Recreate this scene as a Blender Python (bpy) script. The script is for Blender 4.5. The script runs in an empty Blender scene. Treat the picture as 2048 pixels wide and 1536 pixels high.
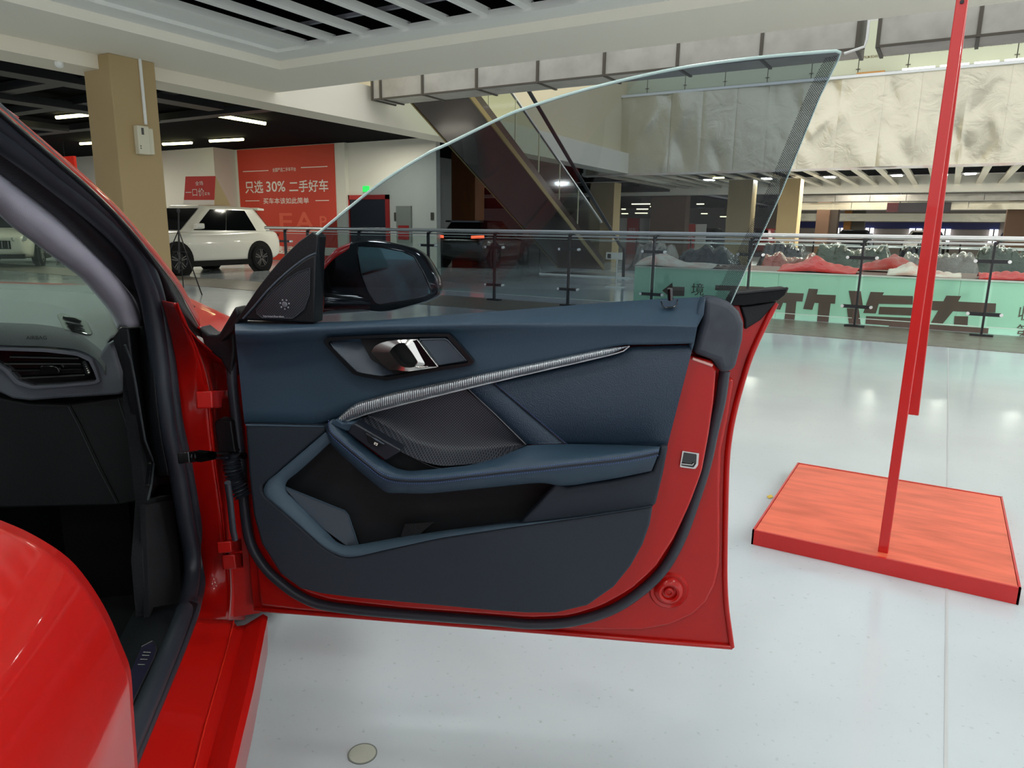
import bpy, bmesh, math, random
import numpy as np
from mathutils import Vector, Matrix
random.seed(7); np.random.seed(7)
scene = bpy.context.scene
COL = scene.collection

# ------------------------------------------------------------------ camera
# world axes follow the building: X along the railing, Y across the atrium
F = 1420.0; H = 1.18
HEAD = math.radians(30.9); ROLL = math.radians(0.83); PITCH = math.atan(307 / 1420.0)
fw = np.array([-math.sin(HEAD) * math.cos(PITCH), math.cos(HEAD) * math.cos(PITCH), -math.sin(PITCH)])
rt = np.array([math.cos(HEAD), math.sin(HEAD), 0.0]); up = np.cross(rt, fw)
r2 = rt * math.cos(ROLL) + up * math.sin(ROLL); u2 = -rt * math.sin(ROLL) + up * math.cos(ROLL)
CAMP = np.array([0, 0, H])
cd = bpy.data.cameras.new('camera'); cam = bpy.data.objects.new('camera', cd); COL.objects.link(cam)
cd.sensor_fit = 'HORIZONTAL'; cd.sensor_width = 36.0; cd.lens = F / 2048 * 36.0
cd.clip_start = 0.02; cd.clip_end = 300
cam.matrix_world = Matrix(((r2[0], u2[0], -fw[0], 0), (r2[1], u2[1], -fw[1], 0), (r2[2], u2[2], -fw[2], H), (0, 0, 0, 1)))
scene.camera = cam

# ------------------------------------------------------------------ world: overcast daylight over the atrium and the open front
w = bpy.data.worlds.new('world'); scene.world = w; w.use_nodes = True
bg = w.node_tree.nodes['Background']; bg.inputs[0].default_value = (0.93, 0.97, 1.0, 1); bg.inputs[1].default_value = 1.5
vs = scene.view_settings
vs.view_transform = 'Standard'; vs.look = 'None'; vs.exposure = -0.12; vs.gamma = 1.0; vs.use_curve_mapping = False

def area_light(name, loc, size, energy, color=(1, 1, 1), rot=(0, 0, 0), size_y=None):
    l = bpy.data.lights.new(name, 'AREA'); l.energy = energy; l.color = color; l.size = size
    if size_y: l.shape = 'RECTANGLE'; l.size_y = size_y
    o = bpy.data.objects.new(name, l); o.location = loc; o.rotation_euler = rot; COL.objects.link(o); return o

# ------------------------------------------------------------------ pixel -> place (2048 x 1536 photo frame)
def ray(x, y): return fw * F + r2 * (x - 1024) - u2 * (y - 768)
def onp(x, y, p, n):
    d = ray(x, y); n = np.array(n, float); return CAMP + d * (np.dot(np.array(p, float) - CAMP, n) / np.dot(d, n))
def onz(x, y, z=0.0): return onp(x, y, (0, 0, z), (0, 0, 1))
def ony(x, y, Y): return onp(x, y, (0, Y, 0), (0, 1, 0))
def onx(x, y, X): return onp(x, y, (X, 0, 0), (1, 0, 0))
# car frame: a forward, b to its right, origin on the floor under the door hinge
CA = math.radians(45.9)
cf = np.array([-math.sin(CA), math.cos(CA), 0]); cr = np.array([math.cos(CA), math.sin(CA), 0])
O = np.array([-1.273, .974, 0])
def car(a, b, z): return O + cf * a + cr * b + np.array([0, 0, z])
def onb(x, y, b): return onp(x, y, car(0, b, 0), cr)
def ona(x, y, a): return onp(x, y, car(a, 0, 0), cf)
# open door frame: u from hinge to lock, w towards the cabin side
DA = math.radians(25.4)
du = np.array([math.cos(DA), math.sin(DA), 0]); dn = np.array([math.sin(DA), -math.cos(DA), 0])
def DP(x, y, w=0.0): return onp(x, y, O + dn * w, dn)
def door(u, w, z): return O + du * u + dn * w + np.array([0, 0, z])

# ------------------------------------------------------------------ materials
def lin(c):
    return tuple(((v / 255) / 12.92 if v / 255 <= .04045 else ((v / 255 + .055) / 1.055) ** 2.4) for v in c)
MATS = {}
def mat(name, rgb, rough=.5, metal=0., coat=0., spec=.5, noise=None, bump=None, emit=0., alpha=1., trans=0.):
    """noise=(scale, amount[, rgb2]) mottles the colour; bump=(scale, strength) fine relief"""
    if name in MATS: return MATS[name]
    m = bpy.data.materials.new(name); m.use_nodes = True; nt = m.node_tree; b = nt.nodes['Principled BSDF']
    c = (*lin(rgb), 1)
    b.inputs['Base Color'].default_value = c; b.inputs['Roughness'].default_value = rough
    b.inputs['Metallic'].default_value = metal; b.inputs['Coat Weight'].default_value = coat
    b.inputs['Coat Roughness'].default_value = .04; b.inputs['Specular IOR Level'].default_value = spec
    b.inputs['Alpha'].default_value = alpha; b.inputs['Transmission Weight'].default_value = trans
    if emit: b.inputs['Emission Color'].default_value = c; b.inputs['Emission Strength'].default_value = emit
    if noise or bump:
        tc = nt.nodes.new('ShaderNodeTexCoord')
    if noise:
        n = nt.nodes.new('ShaderNodeTexNoise'); n.inputs['Scale'].default_value = noise[0]; n.inputs['Detail'].default_value = 5
        nt.links.new(tc.outputs['Object'], n.inputs['Vector'])
        mx = nt.nodes.new('ShaderNodeMix'); mx.data_type = 'RGBA'
        c2 = noise[2] if len(noise) > 2 else tuple(max(0, v * .7) for v in rgb)
        mx.inputs[6].default_value = c; mx.inputs[7].default_value = (*lin(c2), 1)
        r = nt.nodes.new('ShaderNodeMapRange'); r.inputs[1].default_value = .4; r.inputs[2].default_value = .7; r.inputs[4].default_value = noise[1]
        nt.links.new(n.outputs[0], r.inputs[0]); nt.links.new(r.outputs[0], mx.inputs[0]); nt.links.new(mx.outputs[2], b.inputs['Base Color'])
    if bump:
        n2 = nt.nodes.new('ShaderNodeTexNoise'); n2.inputs['Scale'].default_value = bump[0]; n2.inputs['Detail'].default_value = 3
        nt.links.new(tc.outputs['Object'], n2.inputs['Vector'])
        bp = nt.nodes.new('ShaderNodeBump'); bp.inputs['Strength'].default_value = bump[1]; bp.inputs['Distance'].default_value = .002 if len(bump) < 3 else bump[2]
        nt.links.new(n2.outputs[0], bp.inputs['Height']); nt.links.new(bp.outputs[0], b.inputs['Normal'])
    MATS[name] = m; return m
def glass_mat(name, tint, rough=.0, refl=1.0):
    if name in MATS: return MATS[name]
    m = bpy.data.materials.new(name); m.use_nodes = True; nt = m.node_tree
    for n in list(nt.nodes): nt.nodes.remove(n)
    out = nt.nodes.new('ShaderNodeOutputMaterial'); t = nt.nodes.new('ShaderNodeBsdfTransparent'); t.inputs[0].default_value = (*lin(tint), 1)
    g = nt.nodes.new('ShaderNodeBsdfGlossy'); g.inputs['Roughness'].default_value = rough
    fr = nt.nodes.new('ShaderNodeFresnel'); fr.inputs[0].default_value = 1.45
    mu = nt.nodes.new('ShaderNodeMath'); mu.operation = 'MULTIPLY'; mu.inputs[1].default_value = refl
    mx = nt.nodes.new('ShaderNodeMixShader')
    ge = nt.nodes.new('ShaderNodeNewGeometry'); inv = nt.nodes.new('ShaderNodeMath'); inv.operation = 'SUBTRACT'; inv.inputs[0].default_value = 1.0
    m2 = nt.nodes.new('ShaderNodeMath'); m2.operation = 'MULTIPLY'       # reflect on the outer face only, as a thin pane does
    nt.links.new(ge.outputs['Backfacing'], inv.inputs[1]); nt.links.new(mu.outputs[0], m2.inputs[0]); nt.links.new(inv.outputs[0], m2.inputs[1])
    nt.links.new(fr.outputs[0], mu.inputs[0]); nt.links.new(m2.outputs[0], mx.inputs[0]); nt.links.new(t.outputs[0], mx.inputs[1]); nt.links.new(g.outputs[0], mx.inputs[2])
    nt.links.new(mx.outputs[0], out.inputs[0]); MATS[name] = m; return m
def dots_mat(name, rgb_bg, rgb_dot, scale, size=.3, rough=.5, see_through=False, bump=0.):
    """regular dot grid on the UVs (metres on the part)"""
    m = bpy.data.materials.new(name); m.use_nodes = True; nt = m.node_tree; b = nt.nodes['Principled BSDF']
    uv = nt.nodes.new('ShaderNodeTexCoord'); vo = nt.nodes.new('ShaderNodeTexVoronoi'); vo.voronoi_dimensions = '2D'
    mp = nt.nodes.new('ShaderNodeMapping'); mp.inputs['Rotation'].default_value = (0, 0, math.radians(45))
    vo.inputs['Scale'].default_value = scale; vo.inputs['Randomness'].default_value = 0.0
    nt.links.new(uv.outputs['UV'], mp.inputs[0]); nt.links.new(mp.outputs[0], vo.inputs['Vector'])
    lt = nt.nodes.new('ShaderNodeMath'); lt.operation = 'LESS_THAN'; lt.inputs[1].default_value = size
    nt.links.new(vo.outputs['Distance'], lt.inputs[0])
    mx = nt.nodes.new('ShaderNodeMix'); mx.data_type = 'RGBA'; mx.inputs[6].default_value = (*lin(rgb_bg), 1); mx.inputs[7].default_value = (*lin(rgb_dot), 1)
    nt.links.new(lt.outputs[0], mx.inputs[0]); nt.links.new(mx.outputs[2], b.inputs['Base Color']); b.inputs['Roughness'].default_value = rough
    if see_through: nt.links.new(lt.outputs[0], b.inputs['Alpha'])
    if bump:
        bp = nt.nodes.new('ShaderNodeBump'); bp.inputs['Strength'].default_value = bump; bp.inputs['Distance'].default_value = .001; bp.invert = True
        nt.links.new(lt.outputs[0], bp.inputs['Height']); nt.links.new(bp.outputs[0], b.inputs['Normal'])
    MATS[name] = m; return m

# ------------------------------------------------------------------ object helpers
def tag(o, label=None, cat=None, group=None, kind=None):
    if label: o['label'] = label
    if cat: o['category'] = cat
    if group: o['group'] = group
    if kind: o['kind'] = kind
    return o
def empty(name, loc, rz=0.0, **k):
    e = bpy.data.objects.new(name, None); e.empty_display_size = .1; e.location = tuple(loc); e.rotation_euler = (0, 0, rz); COL.objects.link(e); return tag(e, **k)
def link(name, me, m, parent=None, local=False, smooth=False, **k):
    if smooth:
        for p in me.polygons: p.use_smooth = True
        if smooth is not True: 
            try: me.set_sharp_from_angle(angle=math.radians(smooth))
            except Exception: pass
    if m and not me.materials: me.materials.append(m)
    o = bpy.data.objects.new(name, me); COL.objects.link(o)
    if parent:
        o.parent = parent
        if not local and parent.type == 'EMPTY': o.matrix_parent_inverse = (Matrix.Translation(parent.location) @ Matrix.Rotation(parent.rotation_euler.z, 4, 'Z')).inverted()
    return tag(o, **k)
def mk(name, verts, faces, m, parent=None, fix=True, **k):
    me = bpy.data.meshes.new(name); me.from_pydata([tuple(map(float, v)) for v in verts], [], faces)
    if fix:
        bm = bmesh.new(); bm.from_mesh(me); bmesh.ops.remove_doubles(bm, verts=bm.verts, dist=1e-5); bmesh.ops.recalc_face_normals(bm, faces=bm.faces); bm.to_mesh(me); bm.free()
    me.validate(); return link(name, me, m, parent, **k)
BOXF = [(0, 3, 2, 1), (4, 5, 6, 7), (0, 1, 5, 4), (1, 2, 6, 5), (2, 3, 7, 6), (3, 0, 4, 7)]
def boxv(x0, x1, y0, y1, z0, z1): return [(x0, y0, z0), (x1, y0, z0), (x1, y1, z0), (x0, y1, z0), (x0, y0, z1), (x1, y0, z1), (x1, y1, z1), (x0, y1, z1)]
def bevel(o, wdt, seg=2, ang=35):
    md = o.modifiers.new('bevel', 'BEVEL'); md.width = wdt; md.segments = seg; md.limit_method = 'ANGLE'; md.angle_limit = math.radians(ang); return o
def box(name, x0, x1, y0, y1, z0, z1, m, parent=None, bev=0, **k):
    o = mk(name, boxv(x0, x1, y0, y1, z0, z1), BOXF, m, parent, **k)
    if bev: bevel(o, bev)
    return o
def boxes(name, lst, m, parent=None, **k):
    v, f = [], []
    for b in lst:
        n = len(v); v += boxv(*b); f += [tuple(i + n for i in q) for q in BOXF]
    return mk(name, v, f, m, parent, fix=False, **k)
def crv(pts, n=None, closed=False):
    """Catmull-Rom through points, resampled evenly to n points"""
    P = np.array(pts, float); out = []; L = len(P)
    seg = L if closed else L - 1
    for i in range(seg):
        p1, p2 = P[i], P[(i + 1) % L]
        p0 = P[(i - 1) % L] if closed or i > 0 else p1
        p3 = P[(i + 2) % L] if closed or i + 2 < L else p2
        # centripetal-ish tension to keep corners tidy
        for t in np.linspace(0, 1, 9)[:-1]:
            t2, t3 = t * t, t * t * t
            out.append(.5 * ((2 * p1) + (-p0 + p2) * t + (2 * p0 - 5 * p1 + 4 * p2 - p3) * t2 + (-p0 + 3 * p1 - 3 * p2 + p3) * t3))
    out.append(P[0] if closed else P[-1]); out = np.array(out)
    if n is None: return out
    return resample(out, n)
def resample(P, n):
    P = np.array(P, float); d = np.r_[0, np.cumsum(np.linalg.norm(np.diff(P, axis=0), axis=1))]
    t = np.linspace(0, d[-1], n); return np.stack([np.interp(t, d, P[:, i]) for i in range(P.shape[1])], 1)
def grid_faces(r, c, closed=False):
    f = []
    for i in range(r - 1):
        for j in range(c if closed else c - 1): f.append((i * c + j, i * c + (j + 1) % c, (i + 1) * c + (j + 1) % c, (i + 1) * c + j))
    return f
def add_uv(o, fn):
    me = o.data; uv = me.uv_layers.new(name='uv')
    for l in me.loops: uv.data[l.index].uv = fn(np.array(me.vertices[l.vertex_index].co))
    return o
def door_uv(p): v = p - O; return (float(v @ du), float(p[2]))
def surf(name, rows, m, parent=None, n=40, thick=0, tdir=None, smooth=True, across=0, closed=False, **k):
    """loft through rows of 3D points"""
    R = [resample(r, n) for r in rows]
    if across:
        R = np.array(R); cols = [crv(R[:, j], across) for j in range(n)]; R = [np.array([c[i] for c in cols]) for i in range(across)]
    V = [p for r in R for p in r]; o = mk(name, V, grid_faces(len(R), n, closed), m, parent, smooth=smooth, **k)
    if thick:
        md = o.modifiers.new('solid', 'SOLIDIFY'); md.thickness = abs(thick); md.offset = -1 if thick > 0 else 1
    return o
def drows(rows):
    """door rows given as px control points (x,y,w) smoothed"""
    out = []
    for r in rows:
        c = crv(r); out.append([DP(x, y, ww) for x, y, ww in c])
    return out
def dsurf(name, rows, m, parent=None, n=48, **k):
    o = surf(name, drows(rows), m, parent, n=n, **k); return orient(o)
def orient(o, d=None):
    """turn the surface so that most of it faces the camera side of the door"""
    d = dn if d is None else d; s = 0.
    for p in o.data.polygons: s += p.area * float(np.dot(np.array(p.normal), d))
    if s < 0: o.data.flip_normals()
    return o
def slab(name, pts, back, m, parent=None, bev=0., seg=3, smooth=40, **k):
    """closed polygon of 3D points extruded by vector `back`"""
    n = len(pts); P = [np.array(p, float) for p in pts]; back = np.array(back, float)
    V = P + [p + back for p in P]
    Fc = [tuple(range(n)), tuple(range(2 * n - 1, n - 1, -1))] + [(i, n + i, n + (i + 1) % n, (i + 1) % n) for i in range(n)]
    o = mk(name, V, Fc, m, parent, smooth=smooth, **k)
    if bev: bevel(o, bev, seg)
    return o
def dslab(name, px, w0, w1, m, parent=None, bev=0., curve=False, **k):
    """polygon seen at pixels px, front face at door depth w0, back at w1"""
    P = crv(px, None, True)[:-1] if curve else px
    return slab(name, [DP(x, y, w0) for x, y in P], dn * (w1 - w0), m, parent, bev, **k)
def ring(name, outer, inner, back, m, parent=None, n=64, smooth=40, lift=None, **k):
    """frame between two closed loops of 3D points, extruded by `back`"""
    A = resample(list(outer) + [outer[0]], n + 1)[:-1]; B = resample(list(inner) + [inner[0]], n + 1)[:-1]
    s = min(range(n), key=lambda s: sum(np.linalg.norm(A[i] - B[(i + s) % n]) for i in range(0, n, 4))); B = np.roll(B, -s, axis=0)
    back = np.array(back); rows = [A + back, A, B, B + back]
    V = [p for r in rows for p in r]; f = grid_faces(4, n, True) + [(3 * n + j, 3 * n + (j + 1) % n, (j + 1) % n, j) for j in range(n)]
    return mk(name, V, f, m, parent, smooth=smooth, **k)
def tube(name, pts, r, m, parent=None, segs=10, closed=False, cap=True, flat=1.0, smooth=True, **k):
    P = [np.array(p, float) for p in pts]; n = len(P); V = []; rr = r if hasattr(r, '__len__') else [r] * n
    prev = None
    for i in range(n):
        t = P[(i + 1) % n if closed else min(i + 1, n - 1)] - P[(i - 1) % n if closed else max(i - 1, 0)]; t = t / (np.linalg.norm(t) + 1e-12)
        if prev is None:
            a = np.array([0, 0, 1.0]) if abs(t[2]) < .9 else np.array([1.0, 0, 0]); a = a - t * (a @ t)
        else: a = prev - t * (prev @ t)
        a /= np.linalg.norm(a) + 1e-12; prev = a; b = np.cross(t, a)
        for j in range(segs):
            th = 2 * math.pi * j / segs; V.append(P[i] + rr[i] * (a * math.cos(th) + b * math.sin(th) * flat))
    f = grid_faces(n, segs, True)
    if closed: f += [((n - 1) * segs + j, (n - 1) * segs + (j + 1) % segs, (j + 1) % segs, j) for j in range(segs)]
    elif cap: f += [tuple(range(segs - 1, -1, -1)), tuple((n - 1) * segs + j for j in range(segs))]
    return mk(name, V, f, m, parent, smooth=60 if smooth else False, **k)
def lathe(name, prof, m, parent=None, segs=32, origin=(0, 0, 0), axis=(0, 0, 1), smooth=40, **k):
    """profile (radius, height) turned about axis"""
    ax = np.array(axis, float); ax /= np.linalg.norm(ax); a = np.array([1.0, 0, 0]) if abs(ax[0]) < .9 else np.array([0, 1.0, 0])
    a = a - ax * (a @ ax); a /= np.linalg.norm(a); b = np.cross(ax, a); o0 = np.array(origin, float); V = []
    for r, h in prof:
        for j in range(segs):
            th = 2 * math.pi * j / segs; V.append(o0 + ax * h + (a * math.cos(th) + b * math.sin(th)) * max(r, 1e-4))
    f = grid_faces(len(prof), segs, True) + [tuple(range(segs)), tuple((len(prof) - 1) * segs + j for j in range(segs - 1, -1, -1))]
    return mk(name, V, f, m, parent, smooth=smooth, **k)
def text(name, body, m, loc, xdir, ydir, height, parent=None, width=None, thick=.002, bold=0., **k):
    """flat lettering: baseline start at loc, running along xdir, standing along ydir"""
    c = bpy.data.curves.new('lettering', 'FONT'); c.body = body; c.size = 1.0; c.extrude = 0; c.offset = bold; c.resolution_u = 3
    o = bpy.data.objects.new('lettering', c); COL.objects.link(o)
    dg = bpy.context.evaluated_depsgraph_get(); me = bpy.data.meshes.new_from_object(o.evaluated_get(dg)); bpy.data.objects.remove(o); bpy.data.curves.remove(c)
    co = np.array([v.co[:] for v in me.vertices]); mn, mx = co.min(0), co.max(0)
    s = height / (mx[1] - mn[1]); sx = s if width is None else width / (mx[0] - mn[0])
    X = np.array(xdir, float); Y = np.array(ydir, float); X /= np.linalg.norm(X); Y /= np.linalg.norm(Y); N = np.cross(X, Y); L = np.array(loc, float)
    for v, c0 in zip(me.vertices, co): v.co = tuple(L + X * (c0[0] - mn[0]) * sx + Y * (c0[1] - mn[1]) * s + N * thick)
    me.materials.clear(); return link(name, me, m, parent, **k)
def copy_tree(o, parent=None):
    c = o.copy(); COL.objects.link(c)
    if parent: c.parent = parent
    for ch in o.children: copy_tree(ch, c)
    return c

from mathutils.bvhtree import BVHTree
def hit(o, x, y, off=.0):
    """point on the front of mesh o seen at pixel x,y, lifted `off` towards the camera"""
    bv = BVHTree.FromPolygons([v.co[:] for v in o.data.vertices], [p.vertices[:] for p in o.data.polygons])
    d = ray(x, y); d = d / np.linalg.norm(d); h = bv.ray_cast(Vector(CAMP), Vector(d))
    assert h[0] is not None, (o.name, x, y)
    return np.array(h[0]) - d * off
# ================================================================== materials of the place
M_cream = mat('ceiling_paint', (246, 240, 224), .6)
M_white = mat('white_paint', (236, 236, 230), .55)
M_wall = mat('wall_paint', (222, 220, 208), .6)
M_dark = mat('black_plenum', (16, 17, 20), .9, spec=.05)
M_beige = mat('column_paint', (176, 152, 108), .55, noise=(1.2, .25, (160, 138, 96)))
M_brown = mat('brown_paint', (112, 84, 62), .6)
M_galv = mat('galvanised_sheet', (188, 184, 174), .42, metal=.3, noise=(3, .5, (150, 145, 135)))
M_joint = mat('duct_flange', (92, 86, 76), .5, metal=.4)
M_steel = mat('brushed_steel', (236, 236, 234), .3, metal=.8)
M_post = mat('dark_post', (52, 52, 54), .35, metal=.7)
M_rglass = glass_mat('railing_glass', (242, 248, 245), refl=.45)
M_redw = mat('banner_red', (206, 62, 40), .5)
M_signw = mat('sign_white', (240, 232, 222), .5)
M_tubelamp = mat('lamp_tube', (255, 248, 180), .5, emit=9.)
M_lamp = mat('lamp_face', (255, 253, 240), .5, emit=30.)

def floor_mat():
    m = bpy.data.materials.new('polished_floor'); m.use_nodes = True; nt = m.node_tree; b = nt.nodes['Principled BSDF']; L = nt.links.new
    tc = nt.nodes.new('ShaderNodeTexCoord')
    n = nt.nodes.new('ShaderNodeTexNoise'); n.inputs['Scale'].default_value = .9; n.inputs['Detail'].default_value = 6; L(tc.outputs['Object'], n.inputs['Vector'])
    n2 = nt.nodes.new('ShaderNodeTexNoise'); n2.inputs['Scale'].default_value = 55; n2.inputs['Detail'].default_value = 8; L(tc.outputs['Object'], n2.inputs['Vector'])
    cr_ = nt.nodes.new('ShaderNodeValToRGB'); e = cr_.color_ramp.elements; e[0].position = .3; e[0].color = (*lin((178, 188, 194)), 1); e[1].position = .75; e[1].color = (*lin((193, 202, 207)), 1); L(n.outputs[0], cr_.inputs[0])
    mr = nt.nodes.new('ShaderNodeMapRange'); mr.inputs[1].default_value = .27; mr.inputs[2].default_value = .36; mr.inputs[3].default_value = .55; mr.inputs[4].default_value = 1; L(n2.outputs[0], mr.inputs[0])
    mx = nt.nodes.new('ShaderNodeMix'); mx.data_type = 'RGBA'; mx.blend_type = 'MULTIPLY'; mx.inputs[0].default_value = .45; L(cr_.outputs[0], mx.inputs[6]); L(mr.outputs[0], mx.inputs[7])
    L(mx.outputs[2], b.inputs['Base Color'])
    r = nt.nodes.new('ShaderNodeMapRange'); r.inputs[3].default_value = .09; r.inputs[4].default_value = .17; L(n.outputs[0], r.inputs[0]); L(r.outputs[0], b.inputs['Roughness'])
    bp = nt.nodes.new('ShaderNodeBump'); bp.inputs['Strength'].default_value = .08; bp.inputs['Distance'].default_value = .004
    n3 = nt.nodes.new('ShaderNodeTexNoise'); n3.inputs['Scale'].default_value = 4; L(tc.outputs['Object'], n3.inputs['Vector']); L(n3.outputs[0], bp.inputs['Height']); L(bp.outputs[0], b.inputs['Normal'])
    return m
# ------------------------------------------------------------------ floor
box('floor', -45, 26, -14, 60, -.3, 0, floor_mat(), kind='structure')
M_band = mat('stone_band', (118, 112, 102), .35, noise=(6, .8, (92, 86, 78)), bump=(30, .2))
box('trim_1', -30, 26, 9.02, 10.55, .0, .006, M_band, kind='structure')                     # grey stone strip along the railing
M_crack = mat('floor_joint', (176, 180, 182), .6)
for i, (x, y0, y1) in enumerate([(0.14, -6, 9.0), (-4.6, -6, 9.0), (5.1, -6, 9.0)]):
    box('floor_joint', x - .004, x + .004, y0, y1, .0, .0012, M_crack, kind='structure')
# ------------------------------------------------------------------ ceiling over the car: soffit with a slatted tray
SX, SY = -8.55, 7.65                                        # tray edges
ceil = box('ceiling', -10.05, SX, -5, 8.87, 3.4, 3.62, M_cream, kind='structure')
box('soffit_front', SX, 12, SY, 8.87, 3.4, 3.62, M_cream, ceil)
box('tray_ledge', SX, SX + .36, -5, SY, 3.515, 3.6, M_white, ceil); box('tray_board', SX + .36, SX + .75, -5, SY - .36, 3.56, 3.62, M_white, ceil)
box('tray_ledge', SX + .36, 12, SY - .36, SY, 3.515, 3.6, M_white, ceil)
box('plenum', -9.5, 12, -5, 8.8, 4.25, 4.3, M_dark, ceil)
box('plenum_side', SX - .05, SX, -5, 8.8, 3.62, 4.25, M_dark, ceil)
box('plenum_end', SX, 12, SY, SY + .05, 3.62, 4.25, M_dark, ceil)
slx = [-7.71, -7.19, -6.60, -5.95, -5.38, -4.80, -4.24, -3.58] + [-3.0 + .58 * i for i in range(25)]
sl = mk('ceiling_slat', boxv(-.055, .055, -5, 7.34, 3.55, 3.63), BOXF, M_white, ceil, local=True); sl.location.x = slx[0]
for x in slx[1:]:
    c = sl.copy(); COL.objects.link(c); c.location.x = x
M_grey = mat('plenum_grey', (120, 120, 126), .6)
box('cross_channel', -8.3, 15, 6.9, 6.95, 3.66, 3.7, M_grey, ceil)
box('cross_channel', -8.3, 15, 3.9, 3.95, 3.66, 3.7, M_grey, ceil)
# left beam: white cheek, cream underside
bm_ = box('beam', -10.7, -10.05, -5, 30, 3.22, 3.9, mat('beam_paint', (240, 232, 212), .6), kind='structure')
# bulkhead wall above the beam in the atrium
box('wall_left', -10.7, -10.4, 8.87, 30, 3.9, 7.0, mat('bulkhead_paint', (226, 212, 176), .6), kind='structure')
dome = lathe('dome_sensor', [(.05, .0), (.055, -.02), (.05, -.05), (.03, -.07), (.0, -.078)], M_white, origin=onz(118, 124, 3.22), label='small white round sensor under the ceiling beam', cat='sensor')
# ------------------------------------------------------------------ columns
def column(x0, x1, y0, y1, z1, m, label, name='column', kerb=True):
    e = empty(name, ((x0 + x1) / 2, (y0 + y1) / 2, 0), kind='structure')
    o = box('shaft', x0, x1, y0, y1, 0, z1, m, e, bev=.01)
    return e
cx0, cx1, cy0, cy1 = -10.42, -9.8, 5.87, 6.52
column(cx0, cx1, cy0, cy1, 3.4, M_beige, 'beige')
cond = tube('conduit', [(-9.79, 6.3, 3.4), (-9.785, 6.3, 2.55)], .022, M_white, segs=8, label='white cable conduit running down the beige column', cat='conduit')
bxe = empty('control_box', (-9.8, 6.3, 2.1), label='cream metering box on beige column below the conduit', cat='control box')
M_box = mat('box_cream', (214, 208, 184), .5)
p0, p1 = onx(265, 237, -9.79), onx(297, 295, -9.79)
bx = box('housing', -9.8, -9.70, p0[1], p0[1] + .17, 2.14, 2.52, M_box, bxe, bev=.012)
box('side_cover', -9.8, -9.73, p0[1] + .17, p0[1] + .25, 2.15, 2.5, M_box, bxe, bev=.01)
box('display', -9.705, -9.697, p0[1] + .055, p0[1] + .09, 2.40, 2.49, mat('dark_display', (60, 60, 52), .3), bxe)
for dz in (2.21, 2.24): box('button', -9.705, -9.694, p0[1] + .02, p0[1] + .035, dz, dz + .014, M_joint, bxe)
# ------------------------------------------------------------------ left hall: dark ceiling with tube lamps, white walls, banner
box('ceiling_left', -45, -10.7, -14, 30, 3.9, 4.0, M_dark, kind='structure')
lh = empty('ceiling_pipes', (-20, 10, 3.9), label='black pipes and cable trays under the dark ceiling', cat='pipe', kind='stuff')
bxs = []
for i, (x, y, ln) in enumerate([(-14, 2, 8.5), (-17, 3, 8), (-21, 2, 9), (-25, 2, 9)]): bxs.append((x, x + .5, y, y + ln, 3.6, 3.75))
for y in (4.2, 7.5, 9.0, 11.3): bxs.append((-30, -11, y, y + .3, 3.7, 3.86))
boxes('pipe', bxs, mat('black_pipe', (20, 21, 24), .5), lh)
M_house = mat('lamp_housing', (50, 50, 46), .5)
def tube_lamp(p, q, z, label, grp):
    p, q = np.array(p), np.array(q); c = (p + q) / 2
    e = empty('tube_lamp', (c[0], c[1], z), label=label, cat='lamp', group=grp)
    tube('lamp_tube', [(*p, z - .06), (*q, z - .06)], .045, M_tubelamp, e, segs=8)
    d = (q - p) / np.linalg.norm(q - p) * .05; n = np.array([-d[1], d[0]])
    mk('lamp_housing', [(*(a + s), zz) for zz in (z - .03, z + .0) for a, s in ((p, n - d), (p, -n - d), (q, -n + d), (q, n + d))], [(0, 1, 2, 3), (4, 7, 6, 5), (0, 4, 5, 1), (1, 5, 6, 2), (2, 6, 7, 3), (3, 7, 4, 0)], M_house, e)
TL = 'tube lamps under the dark ceiling'
tube_lamp((-15.72, 11.95), (-15.76, 13.5), 3.9, 'long lit tube lamp running towards the red banner wall', TL)
tube_lamp((-20.6, 15.4), (-19.2, 15.55), 3.9, 'lit tube lamp hanging just before the red banner', TL)
tube_lamp((-19.9, 10.4), (-18.6, 10.5), 3.9, 'lit tube lamp hanging among the dark ceiling pipes', TL)
tube_lamp((-22.9, 15.3), (-21.6, 15.45), 3.9, 'lit tube lamp partly behind the beige column by white wall', TL)
tube_lamp((-25.5, 14.0), (-24.2, 14.1), 3.9, 'lit tube lamp above the small red hanging sign', TL)
for q in [(-15, 6, 3.75), (-20, 12.5, 3.75), (-24, 8, 3.75), (-27, 14, 3.75), (-14.5, 16, 3.75)]:
    area_light('tube_light', q, 1.4, 125, (1, .96, .82), size_y=.3)
WY = 17.9                                                   # back wall line
box('wall_back', -45, -22.6, WY - .9, WY, 0, 3.9, M_wall, kind='structure')
box('wall_banner', -22.6, -17.45, WY, WY + .25, 0, 3.9, M_wall, kind='structure')
wc = box('wall_corridor', -17.45, -17.2, WY, 25, 0, 3.9, M_wall, kind='structure')
box('wall_far_left', -45, -44.8, -14, 30, 0, 3.9, M_wall, kind='structure')
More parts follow.
